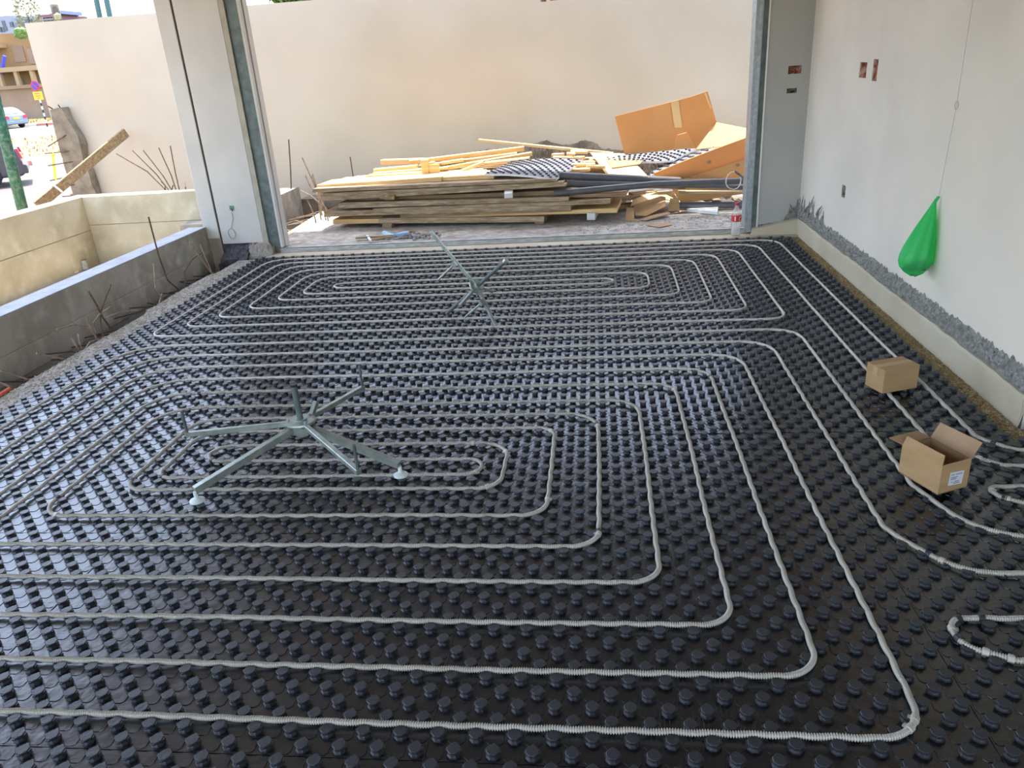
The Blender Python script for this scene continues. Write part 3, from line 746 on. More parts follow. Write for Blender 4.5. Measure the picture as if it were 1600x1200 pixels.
for k, (a, b_, z) in enumerate([(.36,.48,.60),(.52,.74,.59),(.36,.60,.50),(.40,.44,.34),(.50,.66,.34),(.48,.70,.28),(.36,.56,.44)]):
    q.hexa([o_-vn*.0016+u*a+h*(z-.012), o_-vn*.0016+u*b_+h*(z-.014), o_-vn*.0008+u*b_+h*(z-.014), o_-vn*.0008+u*a+h*(z-.012), o_-vn*.0016+u*a+h*(z+.012), o_-vn*.0016+u*b_+h*(z+.01), o_-vn*.0008+u*b_+h*(z+.01), o_-vn*.0008+u*a+h*(z+.012)])
q.build('label_print', K['ink'], lb)

# ------------------------------------------------------------------ green bag on its string
t = empty('plastic_bag', (1.77, 4.33, .33), 'translucent green plastic bag with dark contents hanging on a string from the white wall', 'bag')
n, mm = 72, 40; V = []; Fc = []
PR = [(0,.004),(.04,.010),(.12,.020),(.22,.034),(.35,.052),(.5,.070),(.62,.084),(.72,.092),(.80,.092),(.88,.080),(.95,.055),(1,.012)]
def prw(s):
    for (s0,w0),(s1,w1) in zip(PR, PR[1:]):
        if s <= s1: return w0+(w1-w0)*(s-s0)/(s1-s0)
    return .01
for j in range(mm+1):
    s = j/mm; w_ = prw(s); cx_ = 1.822-.066*min(1, s*1.15); cy_ = 4.36-.01*s; z0 = .79-.42*s; w_ *= .87
    for i in range(n):
        a = 2*PI*i/n; amp = .16*math.sin(PI*min(1, s*1.02))**.6
        f = 1+1.5*amp*noise.noise(Vector((math.cos(a)*2.6, math.sin(a)*2.6, s*1.3)))+.15*math.sin(a*9+s*1.5)*(1-s)*min(1,s*6)+.05*math.sin(a*7-s*2)
        x = cx_+w_*math.cos(a)*f; y = cy_+w_*.85*math.sin(a)*f
        V.append((min(x, 1.843), y, z0+.02*noise.noise(Vector((math.cos(a)*1.5, math.sin(a)*1.5, 2)))*s))
for j in range(mm):
    for i in range(n): Fc.append((j*n+i, j*n+(i+1)%n, (j+1)*n+(i+1)%n, (j+1)*n+i))
Fc.append(tuple(mm*n+i for i in range(n)))
q = MB(); q.add(V, Fc); q.build('bag_film', K['bag'], t, smooth=True)
q = MB(); q.rock((1.765,4.33,.425), .042, 3, .7); q.rock((1.735,4.35,.415), .034, 5, .7); q.rock((1.79,4.34,.44), .03, 9, .8); cc = q.build('bagged_waste', K['teal'], t)
q = MB(); q.tube([(1.822,4.358,.775),(1.836,4.362,.80)], .008, 8); q.build('bag_knot', K['bag'], t)
q = MB(); q.tube([(1.836,4.36,.79),(1.840,4.345,1.05),(1.842,4.33,1.25),(1.84,4.325,1.29),(1.842,4.33,1.45),(1.845,4.33,2.4)], .0008, 5)
q.tube([(1.84,4.325+.02*math.cos(a),1.265+.02*math.sin(a)) for a in [k*2*PI/12 for k in range(13)]], .0012, 5); q.tube([(1.84,4.325,2.4),(1.856,4.325,2.4)], .003, 6)
q.build('string', K['string'], t)

# left column marks: green switch box and coiled wire
q = MB(); c = PY(362,325,7.25); q.box((c.x-.022,7.244,c.z-.022),(c.x+.022,7.252,c.z+.022)); g_ = tag(q.build('back_box', K['greenclip']), 'small green electrical box set in the left column face', 'electrical box')
q = MB(); q.box((c.x-.002,7.241,c.z-.03),(c.x+.008,7.244,c.z-.008)); q.build('box_slot', K['black'], g_)
q = MB(); c2 = PY(363,365,7.25)
pts = [(c.x-.008,7.243,c.z-.04),(c.x-.004,7.243,c.z-.10)]
for k in range(26):
    a = PI/2+k*2*PI/12; pts.append((c2.x+.035*math.cos(a)*(1+.1*math.sin(k)), 7.242-.002*(k%3), c2.z+.052*math.sin(a)))
q.tube(pts, .0022, 5); tag(q.build('wire_coil', K['wire']), 'thin grey wire coil hanging below the green box on the left column', 'wire')

# ------------------------------------------------------------------ bottle
bp_ = Vector((1.285, 7.20, .006))
t = empty('plastic_bottle', bp_, 'empty clear drinks bottle with red cap and red label standing on the threshold ledge', 'bottle')
q = MB(); q.lathe([(0,.0),(.036,.0),(.041,.006),(.042,.03),(.040,.075),(.038,.085),(.042,.10),(.043,.125),(.0425,.19),(.040,.205),(.034,.225),(.022,.250),(.015,.268),(.0145,.285),(0,.285)], bp_, 28); q.build('bottle_body', K['pet'], t, smooth=True)
q = MB(); q.lathe([(0,.276),(.018,.276),(.0185,.294),(.017,.298),(0,.298)], bp_, 20); q.build('bottle_cap', K['red'], t)
q = MB(); q.lathe([(.0437,.132),(.0442,.134),(.0442,.186),(.0437,.188)], bp_, 28); lb = q.build('bottle_label', K['red'], t, smooth=True)
q = MB()
def onlab(az, z): r = .0452; return (bp_.x+r*math.sin(az), bp_.y-r*math.cos(az), bp_.z+z)
for a0, a1, z0, z1 in [(-.52,-.28,.140,.180)]: q.sheet([onlab(a0,z0),onlab(a1,z0),onlab(a1,z1),onlab(a0,z1)], .0006)
q.build('label_letter', K['wht'], lb); q = MB()
q.tube([onlab(.95,.178),onlab(.75,.180),onlab(.55,.174),onlab(.42,.160),onlab(.45,.146),onlab(.62,.141),onlab(.8,.147)], .0022, 6)
q.build('label_letter', K['wht'], lb)

# ------------------------------------------------------------------ timber pile on the patio
PZ0 = .045; GZ = -.55
def PS(x, y, off):
    d = ray(x, y); k = (8.12+off-.12*2.35)/(d.y+.12*d.x); return CAM+d*k     # plane Y + .12 X = const: the pile lies slightly askew
def board(L_, R_, off, dep, m, label):
    xl, tl, bl = L_; xr, tr, br = R_
    p = [PS(xl, bl, off), PS(xr, br, off), PS(xr, tr, off), PS(xl, tl, off)]
    back = Vector((.12, 1, 0)).normalized()*dep; n = 8; V = []
    for i in range(n+1):
        f = i/n; lo = p[0].lerp(p[1], f); hi = p[3].lerp(p[2], f); w_ = Vector((0,.004*noise.noise(Vector((f*4, tl, 0))),0))
        V += [lo+w_, lo+back, hi+back, hi+w_]
    Fs = [(0,1,2,3), tuple(n*4+k for k in (3,2,1,0))]
    for i in range(n):
        for k in range(4): Fs.append((i*4+k, (i+1)*4+k, (i+1)*4+(k+1)%4, i*4+(k+1)%4))
    q = MB(); q.add(V, Fs); return tag(q.build('timber_board', K[m], bevel=.0025), label, 'board', 'boards stacked in the timber pile')
BL = [
 ((592,341,349.5),(850,338.5,347),0,.30,'wood_g','bottom grey board of the timber pile with a dark stained edge, resting on short blocks'),
 ((520,343,350),(592,342,349),.03,.8,'wood_o','short orange board end at the lower left corner of the timber pile'),
 ((640,338.2,340.8),(964,325,332.5),.04,.8,'wood_o','long orange board near the pile bottom, reaching past the grey board at the right'),
 ((545,338.5,342.5),(660,337,341),.10,.7,'wood_b','brown board end set back beneath the long grey board at lower left'),
 ((625,335.5,340.5),(892,326,330.5),.02,.7,'wood_b','thin brown board just above the long orange one'),
 ((506,330,339),(892,321.5,328),.0,.85,'wood_g','longest lower grey board, its pale left end jutting out of the timber pile'),
 ((583,326,331.5),(953,311.5,318.5),.01,.8,'wood_g','grey board whose right end steps out above the orange board'),
 ((529,317,326),(888,307.5,314),.0,.85,'wood_g','grey board with a bright top edge at the middle height of the pile'),
 ((888,304,309),(978,301.5,307.5),.10,.5,'wood_b','brown board end at the right just under the longest grey pipe'),
 ((545,310,315.5),(940,295,304),.14,.6,'wood_b','brown shaded board set back in the gap in the middle of the pile'),
 ((503,307.5,314),(884,287.5,291.5),.0,.8,'wood_g','lowest plank of the upper stack, bowed above the spacer blocks'),
 ((504,302,307.5),(880,284,287.5),.01,.8,'wood_g','middle grey plank of the upper stack'),
 ((488,295.5,301.5),(868,279,284),.0,.9,'wood_g','top grey plank of the upper stack with sunlit upper face'),
 ((495,289,294.5),(690,276.5,283.5),.14,.40,'wood_o','sunlit pine plank lying on the left top of the upper stack'),
 ((688,277.5,283),(772,273,279.5),.16,.40,'wood_o','sunlit pine plank end reaching under the studded sheet'),
 ((534,283.5,289),(740,271.5,277),.50,.45,'wood_o','wide sunlit pine plank behind the left top plank'),
 ((494,301.5,304.5),(540,299,302.5),.10,.30,'wood_o','short sunlit splinter of plank at the left end below the upper stack'),
]
for a in BL: board(*a)
# sunlit loose planks on top: (left px, right px) with explicit ends
def loose(p0, Y0, p1, Y1, wd, ht, m, label, name='timber_plank'):
    a, c = PY(*p0, Y0), PY(*p1, Y1)
    q = MB(); q.bar(a, c, wd, ht); return tag(q.build(name, K[m], bevel=.003), label, 'plank', 'loose planks on top of the pile')
LO = [
 ((597,253),9.45,(662,251),9.40,.12,.055,'wood_o','highest loose plank at the upper left of the pile'),
 ((640,254),9.30,(819,232),9.45,.10,.050,'wood_o','long loose plank rising to the right along the back of the pile'),
 ((655,260),9.15,(808,240),9.30,.10,.030,'wood_o','thin loose plank just under the long rising one'),
 ((585,266),9.05,(652,260),9.05,.10,.035,'wood_o','loose plank with a bright edge left of the wooden crate end'),
 ((584,271),8.95,(700,262),8.95,.12,.025,'wood_o','thin loose plank on the left behind the crate end'),
 ((690,264),9.0,(831,240),9.2,.10,.040,'wood_o','loose plank with orange end passing behind the crate end to the right'),
 ((690,255),9.1,(724,250),9.15,.10,.030,'wood_o','short sunlit plank offcut right of the crate end'),
 ((575,275),8.85,(660,270),8.80,.14,.025,'wood_o','lowest loose plank on the left top of the pile'),
 ((757,256),8.95,(827,248),8.95,.16,.035,'wood_o','wide pale plank lying behind the studded sheet'),
 ((715,270),8.75,(755,254),8.85,.08,.030,'wood_o','short plank offcut tilted beside the studded sheet'),
 ((660,275),8.60,(760,268),8.65,.20,.025,'wood_o','wide sunlit plank in front of the tilted offcut'),
 ((748,219),9.75,(958,240),9.55,.07,.030,'palecard','long pale batten leaning against the far wall above the pile'),
]
for a in LO: loose(*a)
# crate end
t_c = PY(678,264,8.5)
q = MB(); c = PY(672,262,8.55)
q.box((c.x-.10,8.55,c.z-.09),(c.x-.02,8.60,c.z+.085)); q.box((c.x-.02,8.56,c.z-.085),(c.x+.10,8.585,c.z+.03)); q.box((c.x-.02,8.60,c.z-.02),(c.x+.02,8.75,c.z+.05))
tag(q.build('wooden_bracket', K['wood_o'], bevel=.003), 'small orange wooden bracket made of offcuts standing on top of the planks', 'wooden bracket')
# spacer blocks
def block(x0, x1, yt, yb, off, m, label, dep=.5):
    p = [PS(x0,yb,off), PS(x1,yb,off), PS(x1,yt,off), PS(x0,yt,off)]; bk = Vector((.12,1,0)).normalized()*dep
    q = MB(); q.hexa([p[0],p[1],p[1]+bk,p[0]+bk,p[3],p[2],p[2]+bk,p[3]+bk]); return tag(q.build('spacer_block', K[m], bevel=.006, seg=2), label, 'wood block', 'blocks spacing the timber pile')
block(597,612,349.5,357,-.02,'wood_g','spacer block on the ground under the left part of the pile')
block(835,849,347,353,.05,'wood_g','spacer block on the ground under the middle of the pile')
block(917,930,333,344,.0,'wood_w','pale spacer block on the ground under the right end of the pile')
block(601,616,304.5,312.5,-.03,'wood_l','rounded spacer block in the dark gap at the left of the pile')
block(593,601,305.5,311,.02,'wood_b','narrow dark block beside the rounded spacer block in the gap')
q = MB(); q.bar(PS(794.5,306,-.13), PS(795.5,297,.12), .085, .05); tag(q.build('spacer_block', K['wood_w'], bevel=.003), 'whitewashed batten end sticking forward out of the gap in the timber pile', 'wood block')
# small offcuts at the right of the pile
for k, (x, y, Y, wd, ht, dp) in enumerate([(872,243,9.1,.12,.05,.1),(892,243,9.1,.10,.05,.14),(880,249,8.9,.22,.035,.12),(905,247,8.9,.10,.04,.1),(912,258,8.6,.25,.03,.12),(930,262,8.55,.2,.03,.12),(900,265,8.5,.3,.03,.12),(905,238,9.3,.2,.03,.2)]):
    c = PY(x, y, Y); q = MB(); q.bar((c.x-wd/2, Y, c.z+.01*(k%3)), (c.x+wd/2, Y+.04*(k%3-1), c.z), dp, ht)
    tag(q.build('timber_offcut', K['wood_o'], bevel=.003), ['sunlit square offcut on the crest of the pile','sunlit block offcut next to the square one on the crest','flat offcut lying under the two crest blocks','small offcut at the right end of the crest','wide offcut stacked below the crest, behind the pipes','rightmost offcut above the grey pipes','lowest offcut above the grey pipes','offcut at the back of the crest by the pale batten'][k], 'wood offcut', 'offcuts heaped at the right end of the pile')
# infill carrying the loose planks: stacked hidden offcuts
for k, (x0, x1, y0, y1, z0, z1) in enumerate([(-2.6,-.3,9.06,9.5,.045,.50),(-.28,.35,9.0,9.5,.045,.52)]):
    q = MB(); nb = 8
    for i in range(nb): 
        zz = z0+(z1-z0)*i/nb; q.box((x0+.05*(i%3), y0+.02*(i%2), zz), (x1-.04*(i%2), y1, zz+(z1-z0)/nb-.004))
    tag(q.build('timber_stack', K['wood_g']), ['back stack of boards carrying the loose sunlit planks by the far wall','board stack beneath the offcuts at the right end of the pile'][k], 'board stack')
# ground-level boards lying at the right end of the pile
for k, (x0, x1, y, Y, h_) in enumerate([(950,1000,312,8.45,.04),(965,1010,322,8.5,.04),(985,1024,305,8.6,.05),(940,990,330,8.7,.04)]):
    a, c = PY(x0, y, Y), PY(x1, y, Y); q = MB(); q.bar((a.x, Y, a.z), (c.x, Y+.1, a.z), .12, h_); tag(q.build('timber_offcut', K['wood_b'], bevel=.003), ['brown plank end right of the long grey board','lower brown plank end beside the torn carton','dark plank end under the grey pipes','brown plank end lying nearest the ground at the right of the pile'][k], 'wood offcut')

# ------------------------------------------------------------------ studded sheet pieces
def studded(name, P4, bulge, nu, nv, label, seed=0, under='white', r=.017, slump=0):
    P4 = [Vector(p) for p in P4]
    nrm = (P4[1]-P4[0]).cross(P4[3]-P4[0]).normalized()
    if nrm.z < 0: nrm = -nrm
    def S_(u_, v_):
        p = P4[0]*(1-u_)*(1-v_)+P4[1]*u_*(1-v_)+P4[2]*u_*v_+P4[3]*(1-u_)*v_
        return p+nrm*(bulge*math.sin(PI*u_)*(.5+.5*v_) + slump*(u_*u_) + .01*noise.noise(Vector((u_*3, v_*3, seed))))
    def grid(d):
        V = []; Fs = []
        for j in range(13):
            for i in range(17): V.append(S_(i/16, j/12)+nrm*d)
        return V
    q = MB(); top = grid(.0); bot = grid(-.022); n = 17
    Fs = [(j*n+i, j*n+i+1, (j+1)*n+i+1, (j+1)*n+i) for j in range(12) for i in range(16)]
    o = len(top); q.add(top+bot, [tuple(i+o for i in f[::-1]) for f in Fs])
    ringi = list(range(n))+[j*n+16 for j in range(1,13)]+[12*n+i for i in range(15,-1,-1)]+[j*n for j in range(11,0,-1)]
    V_ = [top[i] for i in ringi]+[bot[i] for i in ringi]; m_ = len(ringi)
    q.add(V_, [(i,(i+1)%m_,m_+(i+1)%m_,m_+i) for i in range(m_)])
    ob = q.build(name, K[under]); tag(ob, label, 'studded sheet')
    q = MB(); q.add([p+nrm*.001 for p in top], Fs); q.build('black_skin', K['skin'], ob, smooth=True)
    q = MB()
    for j in range(nv):
        for i in range(nu):
            if (i+j) % 2: continue
            p = S_((i+.5)/nu, (j+.5)/nv); q.tube([p, p+nrm*.013], [r*.8, r], 6)
    k_ = q.build('studs', K['knob'], ob); k_['kind'] = 'stuff'
    return ob
K['skin'] = mat('skin_sky_sheen', (.34,.36,.44,1), .28, metal=.6)  # black film; the sky's reflection is put into this silvery colour
studded('studded_sheet', [PY(758,271,8.12), PY(868,279.5,7.90), PY(912,251,8.80), PY(798,254,8.90)], .035, 18, 15, 'curved black studded mat offcut with painted sky sheen draped over the top of the pile', 1)
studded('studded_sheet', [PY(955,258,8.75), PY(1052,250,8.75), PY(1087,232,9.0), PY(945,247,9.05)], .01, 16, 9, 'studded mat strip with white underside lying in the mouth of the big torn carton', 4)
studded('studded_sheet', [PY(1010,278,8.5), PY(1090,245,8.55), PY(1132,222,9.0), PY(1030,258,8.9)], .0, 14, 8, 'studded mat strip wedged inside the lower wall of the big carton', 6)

# ------------------------------------------------------------------ big torn carton and cardboard
t = empty('torn_carton', (1.0, 8.6, .045), 'big torn open carton leaning at the right end of the timber pile', 'carton')
def planar(px, A_, B_, C_):
    """pixels projected on the plane through three world points"""
    n_ = (B_-A_).cross(C_-A_).normalized(); out = []
    for x, y in px: d = ray(x, y); out.append(CAM+d*((A_-CAM).dot(n_)/d.dot(n_)))
    return out
pA = (PY(975.5,240,9.50), PY(1088,231,9.40), PY(1105.5,142.3,9.32))
q = MB(); q.sheet(planar([(960.6,181.7),(975.5,240),(1050,236),(1088,231),(1119.5,191),(1105.5,142.3),(1080,151),(1030,164)], *pA), .007); fa = q.build('tall_flap', K['bigcard'], t)
off = (CAM-pA[0]).normalized()*.012
for tp in ([(1048,160),(1054,200),(1066,199),(1060,157)], [(1100,146),(1109,170),(1112,169),(1103,145)]):
    q = MB(); q.sheet([p+off for p in planar(tp, *pA)], .001); q.build('packing_tape', K['palecard'], fa)
pB = (PY(1119.5,191,9.34), PY(1088,233,9.0), PY(1180,212,8.60))
q = MB(); q.sheet(planar([(1119.5,191),(1088,233),(1135,228),(1180,212),(1180,203)], *pB), .007); q.build('side_flap', K['flapcard'], t)
pC = (PY(1024,278,8.50), PY(1180,243,8.50), PY(1120,232,8.40))
q = MB(); q.sheet(planar([(1022,271),(1024,278),(1077,277),(1180,243),(1180,210),(1120,232),(1060,255)], *pC), .007); q.build('front_wall', K['bigcard'], t)
pD = (PY(1077,277,8.50), PY(1180,279,8.50), PY(1180,243,8.45))
q = MB(); q.sheet(planar([(1077,277),(1180,279),(1180,243)], *pD), .007); q.build('lower_panel', K['bigcard'], t)
pE = (PY(1052,233,9.3), PY(1087,232,9.28), PY(1066,208,9.2))
q = MB(); q.sheet(planar([(1052,233),(1087,232),(1073,207),(1059,211)], *pE), .006); q.build('inner_flap', K['bigcard'], t)
pF = (PY(1040,281,8.44), PY(1180,279,8.44), PY(1065,318,8.34))
q = MB(); q.sheet(planar([(1040,281),(1065,318),(1180,300),(1180,279),(1077,278)], *pF), .006); q.build('bottom_panel', K['bigcard'], t)
for px_, pl_ in (((1108,253),pC),((1153,258),pD)):
    q = MB(); c = planar([px_], *pl_)[0]; q.tube([c+Vector((0,-.012,0)), c+Vector((0,.012,0))], .018, 12); q.build('hand_hole', K['wood_b'], t)
q = MB(); q.sheet([PY(922,238,9.3), PY(950,275,8.5), PY(960,281,8.25), PY(1014,277,8.2), PY(1000,262,8.5), PY(975,240,9.1)], .006); tag(q.build('cardboard_sheet', K['palecard']), 'flat pale cardboard sheet in full sun sliding over the grey pipes', 'cardboard')
q = MB(); q.sheet([PY(948,250,8.9), PY(956,262,8.62), PY(1000,256,8.6), PY(1004,250,8.8)], .006); tag(q.build('cardboard_sheet', K['bigcard']), 'small brown cardboard piece under the studded strip', 'cardboard')
# torn small carton on the ground
t = empty('torn_carton', (.55, 8.2, .045), 'small crushed torn carton on the patio ground below the grey pipes', 'carton')
for nm, pts, m in [('side_panel', [PZ(977,345,.05), PZ(991,345,.05), PY(991,325,8.08), PY(979,324,8.08)], 'card'),
    ('side_panel', [PY(1044,330,8.15), PY(1062,329,8.15), PY(1061,309,8.2), PY(1047,310,8.2)], 'card'),
    ('fold_panel', [PY(993,336,8.0), PY(1010,337,7.98), PY(1040,322,8.05), PY(1040,308,8.2), PY(1033,306,8.22), PY(990,320,8.2)], 'card'),
    ('fold_panel', [PZ(995,343,.06), PZ(1010,344,.06), PY(1048,333,8.0), PY(1043,330,8.06)], 'cardin'),
    ('lid', [PY(985,322,8.25), PY(1030,310,8.2), PY(1060,316,8.3), PY(1052,298,8.6), PY(992,302,8.7)], 'palecard')]:
    q = MB(); q.sheet(pts, .005); q.build(nm, K[m], t)
q = MB(); c = PZ(1073,331,.06); q.hexa([PZ(1073,331,.05),PZ(1121,336,.05),PZ(1122,328,.05),PZ(1078,323,.05),PZ(1073,331,.05)+Vector((0,0,.035)),PZ(1121,336,.05)+Vector((0,0,.035)),PZ(1122,328,.05)+Vector((0,0,.035)),PZ(1078,323,.05)+Vector((0,0,.035))])
tag(q.build('white_board', K['foam'], bevel=.002), 'white rectangular foam slab lying on the patio left of the bottle', 'foam slab')
q = MB(); q.sheet([PZ(1008,351,.055),PZ(1030,355,.055),PZ(1050,351,.055),PZ(1047,347,.055),PZ(1020,350,.055)], .004); tag(q.build('torn_paper', K['cardin']), 'flat torn pinkish cardboard scrap on the patio ground', 'cardboard')

# grey pipes
def pvc(p0, Y0, p1, Y1, r, label, m='pvc', mid=None):
    a, c = PY(*p0, Y0), PY(*p1, Y1); d = (c-a).normalized(); q = MB(); n = 18
    pth = [a]+([PY(*mid[0], mid[1])] if mid else [])+[c]
    q.tube(pth, r, n, cap=False); q.tube([a+d*.001, a+d*.0015], [r*.8, r*.8], n)
    k = len(pth)
    o = q.build('grey_pipe', K[m], smooth=True); tag(o, label, 'pipe', 'grey pipes lying over the timber pile')
    return o
pvc((873,274),8.05,(1062,283),8.30,.040,'thick grey plastic pipe, upper left of the bundle over the timber pile')
pvc((884,287),8.02,(1070,290),8.28,.036,'grey plastic pipe lying under the thick upper one')
pvc((866,302),7.93,(1180,282),8.10,.033,'longest grey plastic pipe, nearest and sloping up to the right',mid=((1020,288),8.02))
pvc((1000,287),8.22,(1180,292),8.22,.030,'grey plastic pipe behind the longest one at the right')
pvc((1058,321),8.25,(1180,320),8.25,.032,'grey plastic pipe low on the ground behind the bottle')
q = MB(); q.bar(PY(1060,300,8.3), PY(1180,299,8.3), .1, .025); tag(q.build('timber_plank', K['wood_g']), 'dusty plank lying under the grey pipes beside the door jamb', 'plank')
q = MB(); q.bar(PY(1110,328,8.35), PY(1180,327,8.35), .06, .03); tag(q.build('timber_plank', K['wood_o']), 'sunlit batten on the patio just behind the bottle', 'plank')
q = MB()
for k in range(6): q.rock(PY(1090+k*15, 306+(k%3)*4, 8.5), .07, k+40, .5)
tag(q.build('rubble_heap', K['roughd']), 'brown rubble heap under the pipes beside the door jamb', 'rubble', kind='stuff')
# wire ring by the jamb
q = MB(); c = PY(1146,282,8.02); pts = []
for k in range(40): a = k*2*PI/13; pts.append((c.x+.075*math.cos(a)*(1+.08*math.sin(k*1.7)), 8.02+.012*math.sin(k), c.z+.09*math.sin(a)*(1+.05*math.cos(k))))
q.tube(pts, .0035, 5); o = tag(q.build('wire_ring', K['wirew']), 'loose ring of pale wire hanging on the grey pipes beside the door jamb', 'wire')
q = MB(); q.tube([PY(1149,268,7.85), PY(1176,289,7.6)], .010, 6); q.build('rod_end', K['darksteel'], o)

# debris at the threshold
q = MB(); q.sheet([PZ(596,363,.06),PZ(606,371,.06),PZ(622,370,.06),PY(640,362,7.5),PY(632,361,7.6),PZ(615,366,.09),PZ(600,360,.09)], .002); tag(q.build('plastic_film', K['blue']), 'scrap of light blue film on the rubble by the sill', 'film')
for k, (a, c, r, m, l) in enumerate([((556,372),(612,368),.018,'wood_g','grey stick lying left of the blue film'),((578,375),(612,370),.014,'wood_l','tan stick under the blue film'),((618,366),(648,360),.014,'wood_l','tan stick rising to the right of the blue film'),((574,368),(579,376),.012,'wht','short white stick end at the left of the debris'),((662,366),(680,366),.012,'wood_l','small stick at the right end of the debris')]):
    q = MB(); p0, p1 = PZ(*a, .07), PZ(*c, .08); q.bar(p0, p1, r*2, r); tag(q.build('debris_stick', K[m], bevel=.002), l, 'stick', 'sticks in the debris by the sill')
q = MB(); rr = random.Random(3)
for k in range(90):
    p = PZ(rr.gauss(648,16), rr.gauss(370,2.4), .05); q.rock((p.x, max(7.36, p.y), .05+rr.random()*.02), rr.uniform(.008,.026), k, .6)
for k in range(40):
    p = PZ(rr.uniform(565,640), rr.gauss(373,1.5), .05); q.rock((p.x, max(7.36, p.y), .05), rr.uniform(.005,.014), k+200, .6)
for k in range(240):
    q.rock((rr.uniform(-.3,1.35), rr.uniform(7.36,7.95), .045), rr.uniform(.004,.014), k+400, .5)
tag(q.build('mortar_rubble', K['rough']), 'small grey mortar crumbs heaped and scattered along the patio edge', 'rubble', kind='stuff')

# ------------------------------------------------------------------ reinforcing bars over the trench
def rod(name, pts, r, m, label, group, cat='steel bar'):
    q = MB(); q.tube(pts, r, 6); return tag(q.build(name, K[m]), label, cat, group)
rr = random.Random(11)
for k in range(30):
    y = 1.6+k*.187+rr.uniform(-.04,.04); z = -.10+rr.uniform(-.05,.04)
    rod('trench_bar', [(-3.46, y+rr.uniform(-.05,.05), z-.02), (-3.66, y+rr.uniform(-.05,.05), z+.01), (-3.89+rr.uniform(0,.03), y+rr.uniform(-.12,.12), z+rr.uniform(-.02,.03))], .0045, 'darksteel', 'thin dark reinforcing bar crossing the trench beside the mat', 'thin bars crossing the trench')
UPR = [ # pixel chains with X plane for upright rusty bars
 ([(232,339),(248,400),(262,438),(282,455),(296,457)], 'rust', 'long rusty bar standing tallest out of the trench near the left column'),
 ([(296,378),(315,405),(334,432)], 'rustpale', 'pale bar leaning right against the bitumen corner'),
 ([(313,382),(322,405),(333,430)], 'rustpale', 'second pale bar leaning beside the bitumen corner'),
 ([(318,392),(300,405),(288,425),(290,445),(302,453)], 'rust', 'bar bent into a hook beside the column foot'),
 ([(240,412),(243,450),(252,465),(262,478)], 'rustpale', 'thin pale bar rising from the middle of the trench'),
 ([(253,459),(248,475),(243,490)], 'rustpale', 'short stub bar at the middle of the trench'),
 ([(138,455),(152,478),(160,495),(178,520)], 'rust', 'left bar of the tangled bar cluster'),
 ([(173,445),(165,465),(156,490),(158,512),(163,535)], 'rust', 'tallest bar of the tangled bar cluster'),
 ([(215,485),(190,487),(165,497)], 'rustpale', 'nearly level bar at the right of the tangled cluster'),
 ([(172,480),(155,492),(146,505),(150,520)], 'rustpale', 'curved bar in the tangled cluster'),
 ([(88,515),(115,507),(135,510),(150,525)], 'rustpale', 'bowed bar reaching left from the tangled cluster'),
 ([(133,494),(142,513),(155,537)], 'rustpale', 'bar crossing low in the tangled cluster'),
 ([(111,528),(120,542),(128,554)], 'rustpale', 'left bar of the short upright pair'),
 ([(122,522),(125,538),(130,553)], 'rustpale', 'right bar of the short upright pair'),
 ([(155,530),(140,535),(132,548)], 'rustpale', 'small curved bar beside the short upright pair'),
 ([(0,579),(47,594)], 'rustpale', 'level pale bar at the left frame edge over the trench'),
 ([(0,598),(20,606)], 'rustpale', 'lower level bar at the left frame edge'),
 ([(57,552),(108,563)], 'rustpale', 'level pale bar left of the short upright pair'),
]
for ch, m, l in UPR:
    n = len(ch); X0 = -3.53
    pts = [PX(*p, X0-.02*abs(((i*7) % 3)-1)-.012*(n-1-i)) for i, p in enumerate(ch)]
    rod('starter_bar', pts, .0065, m, l, 'bent bars sticking up from the trench edge')
q = MB(); c = PX(3,618,-3.5); q.tube([c+Vector((0,-.15,0)), c+Vector((0,0,.01)), c+Vector((-.03,.1,0))], .012, 8); tag(q.build('orange_conduit', K['orange'], smooth=True), 'end of an orange conduit at the left edge of the frame on the grit', 'conduit')
# pit beside the patio
for k in range(16):
    y = 7.7+k*.13; z = -.02-.02*(k%4)
    rod('pit_bar', [(-3.34, y, z+.0), (-3.55, y+.05, z+.03+.02*(k%3)), (-3.84, y-.05+.12*(k%2), z)], .0055, 'rustpale', 'tan bar lying across the pit beyond the left column', 'bars lying across the pit beyond the left column')
for ch, Y, l in [([(472,246),(490,286),(503,318),(513,330)],8.9,'left tall bent bar at the pit beyond the column'),([(487,275),(500,305),(510,330)],8.7,'second bent bar at the pit beyond the column'),([(488,272),(497,300),(500,334)],8.8,'third bar at the pit, rising beside the plank tips'),([(480,313),(486,325),(492,340)],8.6,'short pale bar at the pit edge'),([(494,298),(502,320),(507,332)],8.75,'short bar closest to the plank tips'),([(470,298),(486,306),(500,318)],9.1,'bar bending toward the plank tips'),([(477,274),(485,292),(495,300)],9.1,'thin curled bar behind the plank tips')]:
    rod('bent_bar', [PY(*p, Y) for p in ch]+[(PY(*ch[-1], Y).x+.03, Y, -.7)], .008, 'rustpale', l, 'bent bars sticking up beside the patio edge')
rod('upright_bar', [PY(455,295,9.5), PY(454,265,9.5), PY(451,218,9.5)], .008, 'rust', 'single thin upright bar on the sunlit concrete end beyond the left column', 'thin uprights before the far wall')
rod('upright_bar', [(PY(552,277,10.0).x, 10.0, .0), PY(552,277,10.0), PY(547,245,10.0)], .007, 'rust', 'single thin bar rising behind the left tip of the timber pile', 'thin uprights before the far wall')
